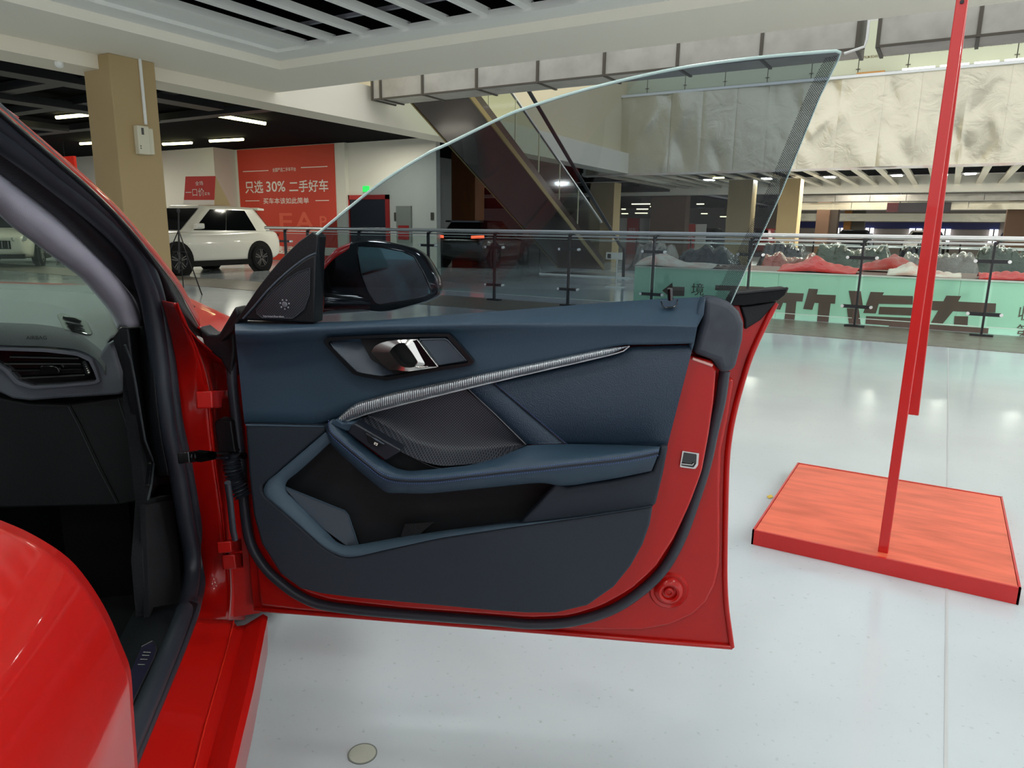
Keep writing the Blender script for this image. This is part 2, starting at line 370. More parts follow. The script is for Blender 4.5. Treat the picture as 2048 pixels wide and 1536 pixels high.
# red banner wall graphic
bn = empty('banner', (-20, WY, 0), label='large red wall banner with white lettering behind the white car', cat='banner')
bl, br_ = max(ony(474, 300, WY - .02)[0], -22.55), ony(668, 300, WY - .02)[0]
cl = box('cloth', bl, br_, WY - .03, WY - .005, .02, 3.88, M_redw, bn)
def btext(body, px0, px1, ytop, ybot, name='lettering', m=M_signw):
    a = ony(px0, ybot, WY - .035); b = ony(px1, ybot, WY - .035); c = ony(px0, ytop, WY - .035)
    text(name, body, m, (a[0], WY - .033, a[2]), (1, 0, 0), (0, 0, 1), c[2] - a[2], bn, width=b[0] - a[0], bold=.013 if ybot - ytop > 20 else .008)
btext('只选', 491, 527, 362, 387); btext('30%', 533, 571, 363, 384); btext('二手好车', 579, 657, 361, 385)
btext('买车本该如此简单', 527, 618, 396, 408); btext('全国严选二手车平台', 545, 592, 336, 344)
for (x0, x1, y) in [(486, 537, 344), (602, 655, 336), (491, 519, 402.5), (631, 658, 402)]:
    a = ony(x0, y, WY - .03); b = ony(x1, y, WY - .03); boxes('rule', [(a[0], b[0], WY - .034, WY - .028, a[2], a[2] + .025)], M_signw, bn)
M_redl = mat('banner_line', (226, 96, 70), .5)
btext('A', 590, 630, 424, 460, 'outline_letter', M_redl); btext('E', 560, 586, 426, 460, 'outline_letter', M_redl); btext('P', 640, 654, 432, 455, 'outline_letter', M_redl)
wb = ony(543, 500, WY - .035)
# white strip with logo low on the banner
box('strip', bl, br_, WY - .04, WY - .03, ony(560, 507, WY)[2], ony(560, 492, WY)[2], M_signw, bn)
text('strip_lettering', '二手车严选', M_redw, (ony(552, 505, WY - .05)[0], WY - .042, ony(560, 505, WY)[2]), (1, 0, 0), (0, 0, 1), .25, bn)
# red-framed dark door and the wall beyond
dr = empty('door_1', (-16.2, 17, 0), kind='structure')
DW = 18.05
a = ony(694, 390, DW); b = ony(779, 390, DW); zt = ony(735, 390, DW)[2]
box('wall_beyond', br_ + .35, ony(872, 300, DW)[0], DW, DW + .2, 0, 3.9, M_wall, kind='structure')
M_frame = mat('door_frame_red', (176, 36, 30), .4)
boxes('door_frame', [(a[0], a[0] + .14, DW - .06, DW, 0, zt), (b[0] - .14, b[0], DW - .06, DW, 0, zt), (a[0], b[0], DW - .06, DW, zt - .14, zt)], M_frame, dr)
box('door_leaf', a[0] + .14, b[0] - .14, DW - .03, DW, 0, zt - .14, mat('door_dark', (22, 26, 40), .35), dr)
tag(box('exit_sign', ony(728, 385, DW)[0], ony(739, 385, DW)[0], DW - .06, DW, zt + .1, zt + .28, mat('exit_green', (30, 190, 80), .4, emit=1.2)), 'small lit green exit sign above red door frame', 'exit sign')
hc = empty('hose_cabinet', (ony(810, 450, DW)[0], DW, .8), label='fire hose cabinet with red panel on the wall beyond the door', cat='cabinet')
h0, h1 = ony(796, 480, DW), ony(824, 412, DW)
box('frame', h0[0], h1[0], DW - .07, DW, .75, h1[2], mat('cabinet_grey', (150, 150, 140), .4), hc)
box('red_panel', h0[0] + .08, h1[0] - .08, DW - .085, DW - .07, .85, h1[2] - .6, M_frame, hc)
for (xx, y0, y1) in ((789, 425, 442), (862, 425, 440)):
    q = ony(xx, y1, DW); q2 = ony(xx + 6, y0, DW)
    tag(box('notice', q[0], q2[0], DW - .02, DW, q[2], q2[2], M_joint), 'small dark notice plate on the white wall' + (' beside the hose cabinet' if xx < 800 else ' near the escalator'), 'notice')
# red hanging sign peeking out left of the column
hs = empty('hanging_sign', onz(130, 312, 3.2), label='small red sign hanging by a rod from the dark ceiling', cat='sign')
a0 = ony(112, 345, 13.6); a1 = ony(150, 312, 13.6)
box('panel', a0[0], a1[0], 13.55, 13.63, a0[2], a1[2], mat('sign_red', (215, 45, 30), .4, emit=.3), hs)
tube('hanger', [((a0[0] + a1[0]) / 2, 13.6, a1[2]), ((a0[0] + a1[0]) / 2, 13.6, 3.9)], .012, M_post, hs, segs=6)
# ------------------------------------------------------------------ galvanised duct along the atrium edge
dk = empty('air_duct', (-4.7, 11.3, 3.6), label='long galvanised air duct with flanged joints along atrium edge', cat='duct')
js = [-9.88, -9.67, -8.66, -7.46, -6.23, -5.02, -3.82, -2.6, -1.36, -1.11, .01, 1.2, 2.4, 3.6, 4.8, 6.0, 7.2, 8.4]
for i in range(len(js) - 1):
    if js[i + 1] - js[i] < .3 and i > 0: continue
    o = box('duct_panel', js[i] + .02, js[i + 1] - .02, 11.1, 11.75, 3.62, 4.2, M_galv, dk, bev=.004)
for x in js: box('flange', x - .022, x + .022, 11.075, 11.78, 3.6, 4.23, M_joint, dk)
boxes('bottom_rail', [(js[0], js[8] + .1, 11.08, 11.11, 3.6, 3.63), (js[9], 8.4, 11.08, 11.11, 3.6, 3.63)], M_joint, dk)
tag(tube('hanger_rod', [(-1.24, 11.05, 4.2), (-1.24, 11.05, 3.72), (-1.26, 11.05, 3.62), (-1.5, 11.05, 3.56)], .018, M_white, segs=8), 'white bent pipe hanging between two duct sections', 'pipe')
# ------------------------------------------------------------------ opposite side: crumpled foil fascia, board band above
FY = 24.6
seams = [-11.7, -10.1, -8.6, -7.5, -6.4, -5.4, -4.4, -3.31, -2.15, -1.17, -.05, .95, 2.0, 3.1, 4.2, 5.3, 6.4, 7.5]
def foil_mat():
    m = bpy.data.materials.new('foil_sheet'); m.use_nodes = True; nt = m.node_tree; b = nt.nodes['Principled BSDF']; L = nt.links.new
    b.inputs['Base Color'].default_value = (*lin((218, 210, 186)), 1); b.inputs['Metallic'].default_value = .55; b.inputs['Roughness'].default_value = .3
    tc = nt.nodes.new('ShaderNodeTexCoord'); n = nt.nodes.new('ShaderNodeTexNoise'); n.inputs['Scale'].default_value = 2.2; n.inputs['Detail'].default_value = 6; n.inputs['Distortion'].default_value = .8
    L(tc.outputs['Object'], n.inputs['Vector']); bp = nt.nodes.new('ShaderNodeBump'); bp.inputs['Strength'].default_value = .35; bp.inputs['Distance'].default_value = .08; L(n.outputs[0], bp.inputs['Height']); L(bp.outputs[0], b.inputs['Normal'])
    return m
M_foil = foil_mat()
fs = empty('foil_fascia', (-2, FY, 3.2), kind='structure')
rng = np.random.RandomState(4)
gx = [rng.uniform(-12, 8, 110), rng.uniform(3.2, 5.8, 110), rng.uniform(.12, .5, 110), rng.uniform(-.11, .11, 110), rng.uniform(-.7, .7, 110)]
def crumple(x, z):
    s = 0.
    for cx, cz, r, h, th in zip(*gx):
        dx, dz = x - cx, z - cz; p = dx * math.cos(th) + dz * math.sin(th); q = -dx * math.sin(th) + dz * math.cos(th)
        s += h * math.exp(-abs(p / r) ** 1.4 - (q / (r * 2.6)) ** 2)
    return s
for i in range(len(seams) - 1):
    x0, x1 = seams[i] - .01, seams[i + 1] + .004; nx, nz = 18, 40; V = []
    for jz in range(nz):
        for jx in range(nx):
            x = x0 + (x1 - x0) * jx / (nx - 1); z = 3.2 + 2.57 * jz / (nz - 1); e = min(jx, nx - 1 - jx, 2) / 2
            V.append((x, FY + crumple(x, z) * (.5 + .5 * e) + (.008 if e == 0 else 0) - (i % 2) * .012, z))
    mk('foil_sheet', V, grid_faces(nz, nx), M_foil, fs, smooth=True)
box('backing', -11.72, 7.5, FY + .36, FY + .42, 3.18, 5.8, M_galv, fs)
box('bottom_edge', -11.7, 7.5, FY - .05, FY + .2, 3.14, 3.2, mat('edge_white', (224, 216, 204), .5, noise=(2, .6, (206, 150, 120))), fs)
box('top_edge', -11.7, 7.5, FY - .06, FY + .2, 5.77, 5.85, M_white, fs)
box('side_edge', -11.78, -11.7, FY - .04, FY + .3, 3.14, 5.85, M_wall, fs)
M_board = mat('plasterboard', (206, 208, 178), .7)
M_ink = mat('board_print', (128, 112, 70), .7)
pb = empty('board_band', (-2, FY + .3, 5.9), kind='structure')
bxx = [-14.9, -13.6, -12.3, -11.0, -9.65, -8.3, -6.95, -5.6, -4.28, -2.96, -1.63, -.35, 1.0, 2.3, 3.6, 4.9, 6.2, 7.5]
for i in range(len(bxx) - 1):
    box('plasterboard', bxx[i] + .012, bxx[i + 1] - .012, FY + .43, FY + .45, 5.95, 7.4, M_board, pb)
    for dx in (.32, .98):
        text('board_lettering', 'GYPSUM BOARD', M_ink, (bxx[i] + dx - .3, FY + .426, 6.37), (1, 0, 0), (0, 0, 1), .075, pb, width=.52, bold=.01) if -6 < bxx[i] < 3 else None
    boxes('clip', [(bxx[i] - .06, bxx[i] + .06, FY + .40, FY + .43, 6.08, 6.095)], M_joint, pb)
box('board_backing', -15, 7.5, FY + .45, FY + .48, 5.85, 7.4, mat('dark_gap', (70, 64, 50), .8), pb)
M_strip = mat('strip_lamp', (255, 255, 250), .5, emit=2.2)
for (x0, x1) in ((-1.75, -.92), (-.8, -.1), (0.02, .6), (.72, 1.45), (1.6, 2.4)):
    tag(box('strip_lamp', x0, x1, FY + .1, FY + .18, 5.86, 5.93, M_strip), 'lit strip lamp lying along the top of the foil fascia', 'lamp', 'strip lamps on top of the foil fascia')
tag(box('timber_offcut', -2.95, -2.2, FY + .1, FY + .2, 5.86, 5.93, mat('timber', (190, 138, 72), .6)), 'length of bare timber lying along top of foil fascia', 'timber')
box('wall_upper', -30, 24, FY + 1.2, FY + 1.4, 5.9, 9, M_wall, kind='structure')
# ceiling beyond the fascia: slats, square lamps, beam, ducts
fc = box('ceiling_far', -45, 24, 34.0, 34.7, 2.95, 3.6, M_cream, kind='structure')
box('far_plenum', -45, 24, FY + .3, 34.0, 3.62, 3.7, M_dark, fc)
box('near_rail', -12, 24, FY + .3, FY + .6, 3.2, 3.3, M_wall, fc)
s0 = mk('far_slat', boxv(-.1, .1, FY + .55, 34.0, 3.22, 3.3), BOXF, mat('slat_beige', (196, 186, 164), .6), fc, local=True); s0.location.x = -11.5
for i in range(1, 36): c = s0.copy(); COL.objects.link(c); c.location.x = -11.5 + .72 * i
for i, x in enumerate((-8.2, -6.05, -3.9, -1.77, .35, 2.5, 4.6)):
    e = empty('ceiling_lamp', (x, 28.3, 3.22), label='square lit ceiling lamp between slats across the atrium', cat='lamp', group='square lamps across the atrium')
    box('lamp_frame', x - .26, x + .26, 27.8, 28.8, 3.2, 3.26, M_house, e); box('lamp_face', x - .15, x + .15, 28.1, 28.55, 3.185, 3.2, mat('far_lamp_face', (255, 250, 236), .5, emit=420.), e)
fd = empty('far_duct', (0, 36, 2.8), label='pale galvanised duct beyond the slatted ceiling across the atrium', cat='duct')
dx0 = ony(1605, 390, 36)[0]; zd0, zd1 = ony(1800, 402, 36)[2], ony(1800, 389, 36)[2]; zf0, zf1 = ony(1800, 419, 37)[2], ony(1800, 404, 37)[2]
for i in range(9):
    box('duct_panel', dx0 + 1.42 * i, dx0 + 1.42 * i + 1.4, 36, 36.5, zd0, zd1, M_galv, fd)
fo = empty('foil_beam', (0, 34, 2.5), label='long foil-wrapped beam under the far duct', cat='beam')
for i in range(6):
    V = []; x0 = dx0 - .3 + 2.3 * i
    for jz in range(8):
        for jx in range(24): x = x0 + 2.28 * jx / 23; z = zf0 + (zf1 - zf0) * jz / 7; V.append((x, 37 + crumple(x * 1.3 - 4, z * 2 - 1) * .3 + .15, z))
    mk('foil_sheet', V, grid_faces(8, 24), M_foil, fo, smooth=True)
f2 = empty('white_beam', (0, 45, 2.7), label='pale cable tray and foil band further back across the atrium', cat='beam')
x0 = ony(1590, 440, 45)[0]
box('tray', x0, 22, 45, 45.3, ony(1700, 417, 45)[2] - .1, ony(1700, 417, 45)[2] + .05, M_white, f2)
zb = ony(1700, 435, 45)[2]; zc = ony(1700, 427, 45)[2]
box('band', x0, 20, 45, 45.3, zb - .2, zc, mat('foil_plain', (214, 214, 196), .4, metal=.3, bump=(3, .6, .05)), f2)
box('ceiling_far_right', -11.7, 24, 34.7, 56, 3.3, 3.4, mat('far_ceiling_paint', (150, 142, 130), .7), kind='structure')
for q in [(-6, 40, 3.2), (2, 40, 3.2), (-6, 50, 3.2), (3, 50, 3.2), (-18, 42, 3.0), (-3, 36.2, 3.2)]: area_light('far_fill', q, 2.5, 160, (1, .95, .86))  # unseen lights added to brighten the far hall under its ceiling
# columns across the atrium
def fcol(px0, px1, Y, m, dep=.8, z1=3.1):
    a, b = ony(px0, 440, Y)[0], ony(px1, 440, Y)[0]; return column(a, b, Y, Y + dep, z1, m, '')
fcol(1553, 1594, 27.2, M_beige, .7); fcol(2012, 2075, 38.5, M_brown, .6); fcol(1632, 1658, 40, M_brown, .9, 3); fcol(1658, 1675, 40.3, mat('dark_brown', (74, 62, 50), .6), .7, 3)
fcol(1688, 1702, 46, mat('ochre', (190, 132, 66), .6), .5, 2.6); fcol(1702, 1730, 46.3, mat('grey_wall', (120, 116, 104), .6), .4, 2.6)
fcol(903, 950, 21.5, mat('orange_pier', (170, 104, 58), .5), .6, 3.9); fcol(1452, 1500, 27.2, M_beige, .7); fcol(1178, 1226, 27.0, M_beige, .7); fcol(1300, 1370, 35, M_brown, .7)
wf = box('wall_far', -45, 24, 56, 56.3, 0, 6, mat('far_wall', (150, 140, 132), .7), kind='structure')
zA, zB = ony(1850, 445, 55.9)[2], ony(1850, 458, 55.9)[2]
box('blue_band', ony(1596, 450, 55.9)[0], ony(2000, 450, 55.9)[0], 55.85, 56, zB, zA, mat('blue_band', (26, 36, 92), .5), wf)
M_win = mat('window_glow', (245, 248, 255), .5, emit=2.6)
for i, (xa, xb, ya, yb) in enumerate([(1674, 1686, 456, 470), (1730, 1748, 456, 470), (1817, 1844, 457, 474), (1878, 1902, 458, 474), (1977, 1997, 459, 476)]):
    a = ony(xa, yb, 55.8); b = ony(xb, ya, 55.8)
    wn = box('window_%d' % (i + 1), a[0], b[0], 55.75, 55.85, a[2] - .3, b[2], M_win, kind='structure')
    xm = (a[0] + b[0]) / 2; boxes('window_bar', [(xm - .04, xm + .04, 55.7, 55.75, a[2] - .3, b[2]), (a[0], b[0], 55.7, 55.75, (a[2] + b[2]) / 2 - .2, (a[2] + b[2]) / 2 - .13)], M_joint, wn)
# dark hanging display board
a, b = ony(1775, 405, 36.7), ony(1900, 428, 36.7)
db = empty('display_board', (a[0], 36.7, 2.2), label='dark wide hanging display board across the atrium', cat='display')
box('panel', a[0], b[0], 36.7, 36.8, ony(1836, 424, 36.7)[2], ony(1836, 405, 36.7)[2], mat('display_black', (30, 22, 32), .3), db)
box('red_edge', a[0], a[0] + .45, 36.68, 36.7, ony(1836, 424, 36.7)[2], ony(1836, 405, 36.7)[2], mat('display_red', (84, 26, 30), .4), db)
for dx in (.5, b[0] - a[0] - .5): tube('hanger', [(a[0] + dx, 36.75, ony(1836, 405, 36.7)[2]), (a[0] + dx, 36.75, 3.3)], .02, M_post, db, segs=6)
# hall across on the left of the fascia: dark ceiling, red posters between columns, row lamps
box('ceiling_far_left', -45, -11.7, 30, 56, 3.1, 3.2, M_dark, kind='structure')
for i, (px, py, ln) in enumerate([(1263, 409, 36), (1273, 419, 22), (1300, 414, 14), (1270, 427, 24), (1302, 428, 24), (1305, 433, 18), (1243, 419, 7), (1243, 428, 12), (1393, 409, 14), (1402, 428, 12), (1440, 434, 18), (1425, 357, 22)]):
    Y = 27.5 if py < 360 else 40 + (py - 409) * .5; p = ony(px, py, Y); q = ony(px + ln, py, Y)
    e = empty('row_lamp', ((p[0] + q[0]) / 2, Y, p[2]), label='small lit lamp hanging in the far rows across the atrium', cat='lamp', group='far rows of small lamps')
    box('lamp_tube', p[0], q[0], Y, Y + .12, p[2], p[2] + .05, M_tubelamp, e); box('hanger', (p[0] + q[0]) / 2 - .01, (p[0] + q[0]) / 2 + .01, Y + .05, Y + .07, p[2] + .05, 3.62 if py < 360 else 3.1, M_post, e)
for (xa, xb, ya, lab) in [(1255, 1278, 436, 'tall red poster stand with white print across the atrium'), (1372, 1390, 448, 'short red poster stand with white print across the atrium')]:
    Y = 36; a, b = ony(xa, ya, Y), ony(xb, ya, Y)
    e = empty('poster_stand', ((a[0] + b[0]) / 2, Y, 0), label=lab, cat='poster')
    box('panel', a[0], b[0], Y, Y + .08, .02, a[2], mat('poster_red', (196, 60, 46), .5), e); box('white_side', a[0] - .5, a[0] - .02, Y + .1, Y + .15, .02, a[2], M_wall, e); box('white_side', b[0] + .02, b[0] + .55, Y + .1, Y + .15, .02, a[2], M_wall, e)
    text('lettering', '好车', M_signw, (a[0] + .1, Y - .01, a[2] - .75), (1, 0, 0), (0, 0, 1), .25, e, width=(b[0] - a[0]) * .6)
# ------------------------------------------------------------------ railing
RY = 10.3; SP = 1.405
rl = empty('railing', (-4, RY, 0), label='glass balustrade with steel handrail and dark posts along the atrium', cat='railing')
tube('handrail', [(-12.2, RY, 1.165), (26, RY, 1.165)], .03, M_steel, rl, segs=12)
tube('under_rail', [(-12.2, RY + .02, 1.105), (26, RY + .02, 1.105)], .012, M_steel, rl, segs=8)
posts = [-11.62, -10.97, -9.6] + [.48 - SP * i for i in range(6, -5, -1)]
for x in posts:
    p = mk('post', boxv(x - .012, x + .012, RY - .03, RY + .03, 0, 1.13), BOXF, M_post, rl)
    box('foot', x - .12, x + .12, RY - .05, RY + .05, 0, .03, M_post, p)
    for z in (.27, .9):
        box('clamp_bar', x - .17, x + .17, RY - .02, RY + .02, z - .022, z + .022, M_post, p)
        for s in (-1, 1): lathe('clamp_disc', [(.019, -.03), (.021, -.026), (.021, .026), (.019, .03)], M_steel, p, segs=12, origin=(x + s * .17, RY, z), axis=(0, 1, 0))
    tube('arm', [(x, RY, 1.08), (x + .04, RY, 1.13), (x + .1, RY, 1.15)], .012, M_post, p, segs=6)
for i in range(len(posts) - 1):
    x0, x1 = posts[i] + .04, posts[i + 1] - .04
    g = box('glass_pane', x0, x1, RY - .006, RY + .006, .12, 1.06, M_rglass, rl)
    for z in (1.055, .115): box('pane_edge', x0, x1, RY - .007, RY + .007, z, z + .008, mat('glass_edge', (214, 232, 222), .2), g)
# far railing across the atrium
r4 = empty('far_railing', (-2, 23.6, 0), label='distant steel railing on the far side of the atrium', cat='railing')
tube('handrail', [(-14, 23.6, 1.0), (24, 23.6, 1.0)], .025, M_steel, r4, segs=8); tube('lower_rail', [(-14, 23.6, .86), (24, 23.6, .86)], .018, M_steel, r4, segs=8)
for i in range(14): box('post', -13 + i * 1.9 - .02, -13 + i * 1.9 + .02, 23.58, 23.62, 0, 1.0, M_post, r4)
# lamps added out of view in tray and soffit, to brighten floor and hoarding
for x, y in [(x, y) for x in (-5.05, -2.72, -.38, 1.96, 4.3) for y in (-2.9, -.8, 1.3, 3.3)] + [(x, 5.3) for x in (3.1, 5.45, 7.8)] + [(x, 8.25) for x in (2.7, 4.2, 5.8, 7.6)]:
    if 1:
        zl = 3.5 if y < 8 else 3.385
        e = empty('added_lamp', (x, y, zl), label='added unseen square lamp set between the white ceiling slats' if y < 8 else 'added unseen square lamp recessed in the cream soffit above the railing', cat='lamp', group='added lamps in the slatted ceiling' if y < 8 else 'added lamps in the soffit')
        box('lamp_frame', x - .2, x + .2, y - .25, y + .25, zl, zl + .06, M_house, e); box('lamp_face', x - .17, x + .17, y - .22, y + .22, zl - .01, zl, M_lamp, e)
        area_light('added_lamp_light', (x, y, zl - .02),  .34, 10 if y < 4 else 58, (.88, .95, 1.0) if y < 4 else (1, .97, .92), size_y=.44)
# ================================================================== mint hoarding with brown lettering, covered with tarpaulins
BY = 10.68; BZ = .655
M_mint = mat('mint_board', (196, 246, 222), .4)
M_let = mat('letter_brown', (104, 82, 74), .45)
hb = empty('mint_hoarding', (1, BY + .8, 0), label='long low mint green hoarding with large brown letters behind the glass railing', cat='hoarding')
bx0 = -4.17
xs = [bx0, -2.0, .2, 2.4, 4.6, 6.8, 9.0]
for i in range(len(xs) - 1):
    box('board', xs[i], xs[i + 1] - .004, BY, BY + .04, .0, BZ, M_mint, hb)
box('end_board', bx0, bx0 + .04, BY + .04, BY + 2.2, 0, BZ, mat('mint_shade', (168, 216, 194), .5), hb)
box('deck', bx0 + .04, 9.0, BY + .04, BY + 2.2, BZ - .05, BZ - .01, mat('deck_brown', (112, 84, 74), .6), hb)
box('top_edge', bx0, 9.0, BY - .012, BY + .05, BZ - .012, BZ + .006, M_white, hb)
def stroke(pz, z=(1440, 520, 3.3684), name='letter_stroke'):
    P = [ony(z[0] + x / z[2], z[1] + y / z[2], BY - .006) for x, y in pz]; slab(name, P, (0, .005, 0), M_let, hb, smooth=False)
for s in [
    [(385, 218), (565, 225), (555, 280), (515, 278), (500, 415), (432, 413), (447, 290), (425, 288), (405, 335), (362, 328)],
    [(405, 185), (462, 187), (450, 222), (392, 220)],
    [(598, 193), (660, 196), (652, 232), (780, 237), (775, 295), (745, 293), (728, 432), (652, 428), (665, 290), (637, 288), (622, 335), (560, 330), (590, 225)],
    [(868, 207), (948, 210), (962, 305), (885, 300)], [(855, 325), (935, 328), (948, 437), (868, 430)],
    [(1015, 215), (1105, 218), (1095, 237), (1300, 243), (1298, 300), (1070, 295), (1050, 360), (965, 357), (985, 300)],
    [(1075, 315), (1300, 322), (1296, 375), (1068, 365)],
    [(985, 378), (1330, 392), (1322, 475), (1250, 472), (1125, 462), (1140, 442), (980, 430)],
    [(1525, 240), (1625, 243), (1605, 280), (1860, 293), (1855, 355), (1570, 345), (1500, 430), (1420, 425), (1470, 340), (1390, 335), (1395, 275), (1505, 278)],
    [(1580, 378), (1672, 380), (1668, 440), (1575, 435)], [(1390, 432), (1810, 460), (1803, 512), (1380, 485)]]: stroke(s)
Z2 = (1280, 560, 6.4)
for s in [[(283, 135), (412, 35), (418, 85), (570, 90), (566, 205), (400, 205), (400, 230)], [(965, 65), (1590, 90), (1585, 150), (960, 130)]]: stroke(s, Z2)
def htext(b, x0, x1, y0, y1):
    a = ony(x0, y1, BY); c = ony(x1, y0, BY); text('small_lettering', b, M_let, (a[0], BY - .004, a[2]), (1, 0, 0), (0, 0, 1), c[2] - a[2], hb, width=c[0] - a[0])
htext('境', 1382, 1409, 567, 590); htext('收', 2035, 2066, 612, 640); htext('第', 2030, 2066, 650, 675)
# tarpaulins lying on the hoarding
def tarp(name, pxs, peak, base, dep, m, label, seed=0):
    rg = np.random.RandomState(seed); x0 = ony(pxs[0], 540, BY + .1)[0]; x1 = ony(pxs[1], 540, BY + .1)[0]; nx, ny = 34, 12; V = []
    zb = BZ + .006; zt = max(peak[1] for peak in [peak]) ; ph = rg.uniform(0, 6, 6)
    for j in range(ny):
        for i in range(nx):
            s = i / (nx - 1); t = j / (ny - 1); x = x0 + (x1 - x0) * s
            h = peak[1] * math.exp(-abs((s - peak[0]) / base) ** 1.25) * math.sin(math.pi * min(.98, t * .96 + .02)) ** .7
            h += .04 * abs(math.sin(7 * s + 5 * t + ph[0])) * math.sin(math.pi * t) + .025 * abs(math.sin(17 * s - 9 * t + ph[1])) * math.sin(math.pi * t)
            V.append((x, BY + .06 + dep * t, zb + max(0, h)))
    o = mk(name, V, grid_faces(ny, nx), m, smooth=True, label=label, cat='tarpaulin', group='tarpaulins on the mint hoarding'); md = o.modifiers.new('s', 'SOLIDIFY'); md.thickness = .004; md.offset = 1; return o
M_tr = mat('tarp_red', (196, 22, 8), .4, bump=(9, .7, .04)); M_tw = mat('tarp_white', (222, 214, 200), .5, noise=(5, .6, (196, 84, 66)), bump=(14, .4, .02))
tarp('tarpaulin', (1555, 1712), (.42, .17), .26, 1.0, M_tr, 'bright red tarpaulin heaped in a peak on the mint hoarding', 1)
tarp('tarpaulin', (1270, 1425), (.22, .16), .2, .9, M_tw, 'white tarpaulin with red stripes bunched at the hoarding end', 2)
tarp('tarpaulin', (1775, 1925), (.28, .12), .2, .8, M_tw, 'white tarpaulin with a sharp fold beside the red pole', 3)
tarp('tarpaulin', (1960, 2120), (.5, .045), .5, .8, M_tr, 'flat red tarpaulin above the small brown letters of the hoarding', 4)
tarp('tarpaulin', (1700, 1860), (.45, .2), .3, .55, mat('tarp_dull', (176, 52, 42), .5, noise=(6, .5, (160, 140, 130)), bump=(14, .4, .02)), 'dull red and grey tarpaulin lying further back on the hoarding', 5).location.y += 1.3
def pile(px, Y, hgt, m, label, seed, dep=2.2):
    rg = np.random.RandomState(seed); x0, x1 = ony(px[0], 520, Y)[0], ony(px[1], 520, Y)[0]; nx, ny = 44, 14; V = []; ph = rg.uniform(0, 6, 8)
    for j in range(ny):
        for i in range(nx):
            s = i / (nx - 1); t = j / (ny - 1); e = min(1, 6 * min(s, 1 - s)) * min(1, 4 * min(t, 1 - t))
            h = hgt * (.62 + .2 * abs(math.sin(5 * s + ph[0])) + .16 * abs(math.sin(13 * s + 3 * t + ph[1])) + .12 * abs(math.sin(29 * s - 5 * t + ph[2]))) * e
            V.append((x0 + (x1 - x0) * s, Y + dep * t, .01 + h))
    return mk('covered_goods', V, grid_faces(ny, nx), m, smooth=30, label=label, cat='covered goods', group='sheeted goods across the atrium')
M_pl = [mat('sheet_green', (74, 84, 72), .22, bump=(5, .8, .1), noise=(2, .7, (40, 46, 42))), mat('sheet_grey', (132, 128, 122), .2, bump=(5, .8, .1), noise=(2, .7, (84, 70, 66))), mat('sheet_brown', (112, 70, 60), .25, bump=(5, .8, .1), noise=(2, .7, (150, 40, 30))), mat('sheet_black', (36, 38, 42), .2, bump=(5, .8, .1))]
for i, (a_, b_, Y_, h_, c_, lab) in enumerate([(1500, 1640, 16.5, .72, 2, 'brown sheeted heap of goods behind the red tarpaulin peak'), (1600, 1800, 19.5, .92, 0, 'green sheeted heap of goods below the display board'), (1770, 1990, 17.5, .8, 1, 'grey sheeted heap of goods behind the white folded tarpaulin'), (1930, 2110, 20.5, .95, 0, 'dark green sheeted heap near the brown far column'), (1500, 1610, 21, .95, 3, 'black sheeted heap beside the beige far column'), (1330, 1470, 18.2, .82, 3, 'black sheeted heap behind the striped tarpaulin'), (1780, 1900, 21.4, 1.0, 3, 'black sheeted heap below the far windows'), (1250, 1340, 21.3, .85, 1, 'grey sheeted heap near the escalator foot')]):
    pile((a_, b_), Y_, h_, M_pl[c_], lab, 20 + i, 1.7)
# ================================================================== escalator rising towards the upper floor edge
es = empty('escalator', (-8.4, 17.6, 0), label='escalator with dark brown underside and glass balustrade across the railing', cat='escalator')
k = -.531
def ez(y): return 3.72 + k * (y - 11.85)
M_esc = mat('escalator_soffit', (62, 44, 34), .2, metal=.3, coat=.4)
y0, y1 = 11.84, 18.6
XL, XR = -9.6, -8.2
def slope(name, xa, xb, da, db, m, ya=y0, yb=y1, **kk):
    V = [(x, y, max(.0, ez(y) + d)) for y in (ya, yb) for x, d in ((xa, da), (xb, da), (xb, db), (xa, db))]
    return mk(name, V, [(0, 1, 2, 3), (7, 6, 5, 4), (0, 4, 5, 1), (1, 5, 6, 2), (2, 6, 7, 3), (3, 7, 4, 0)], m, es, **kk)
M_eedge = mat('escalator_edge', (150, 132, 84), .35, metal=.4); M_eg = glass_mat('escalator_glass', (230, 236, 226), rough=.08, refl=1.6)
slope('underside', XL, XR, 0, .25, M_esc); slope('edge_strip', XR, XR + .03, -.02, .1, M_eedge); slope('side_skirt', XR + .003, XR + .02, .1, .28, M_esc); slope('edge_strip', XL - .03, XL, -.02, .1, M_eedge)
slope('balustrade_glass', XR + .01, XR + .022, .28, 1.12, M_eg, 12.1, 18.2); slope('balustrade_glass', XL - .02, XL - .01, .28, 1.12, M_eg, 12.1, 18.2)
slope('handrail', XR - .01, XR + .045, 1.12, 1.16, M_steel, 12.1, 18.3)
tube('black_handrail', [(-7.2, 11.95, 4.12), (-7.2, 17.3, .86), (-7.2, 17.6, .75), (-7.2, 17.65, .0)], .04, mat('handrail_black', (18, 20, 20), .4), es, segs=10)
for i in range(5):
    y = 12.6 + i * 1.05; slope('glass_joint', XR + .005, XR + .03, .28, 1.12, mat('joint_pale', (214, 208, 170), .4), y, y + .02)
box('landing', -9.7, -7.0, 17.6, 19.4, .0, .03, M_steel, es)
e = empty('notice_stand', (ony(1228, 540, 14.6)[0], 14.6, 0), label='small white notice board on a stand at the escalator foot', cat='sign')
Yq = 14.6; q = ony(1228, 540, Yq)
box('board', ony(1212, 510, Yq)[0], ony(1244, 510, Yq)[0], Yq, Yq + .03, ony(1228, 519, Yq)[2], ony(1228, 505, Yq)[2], M_signw, e)
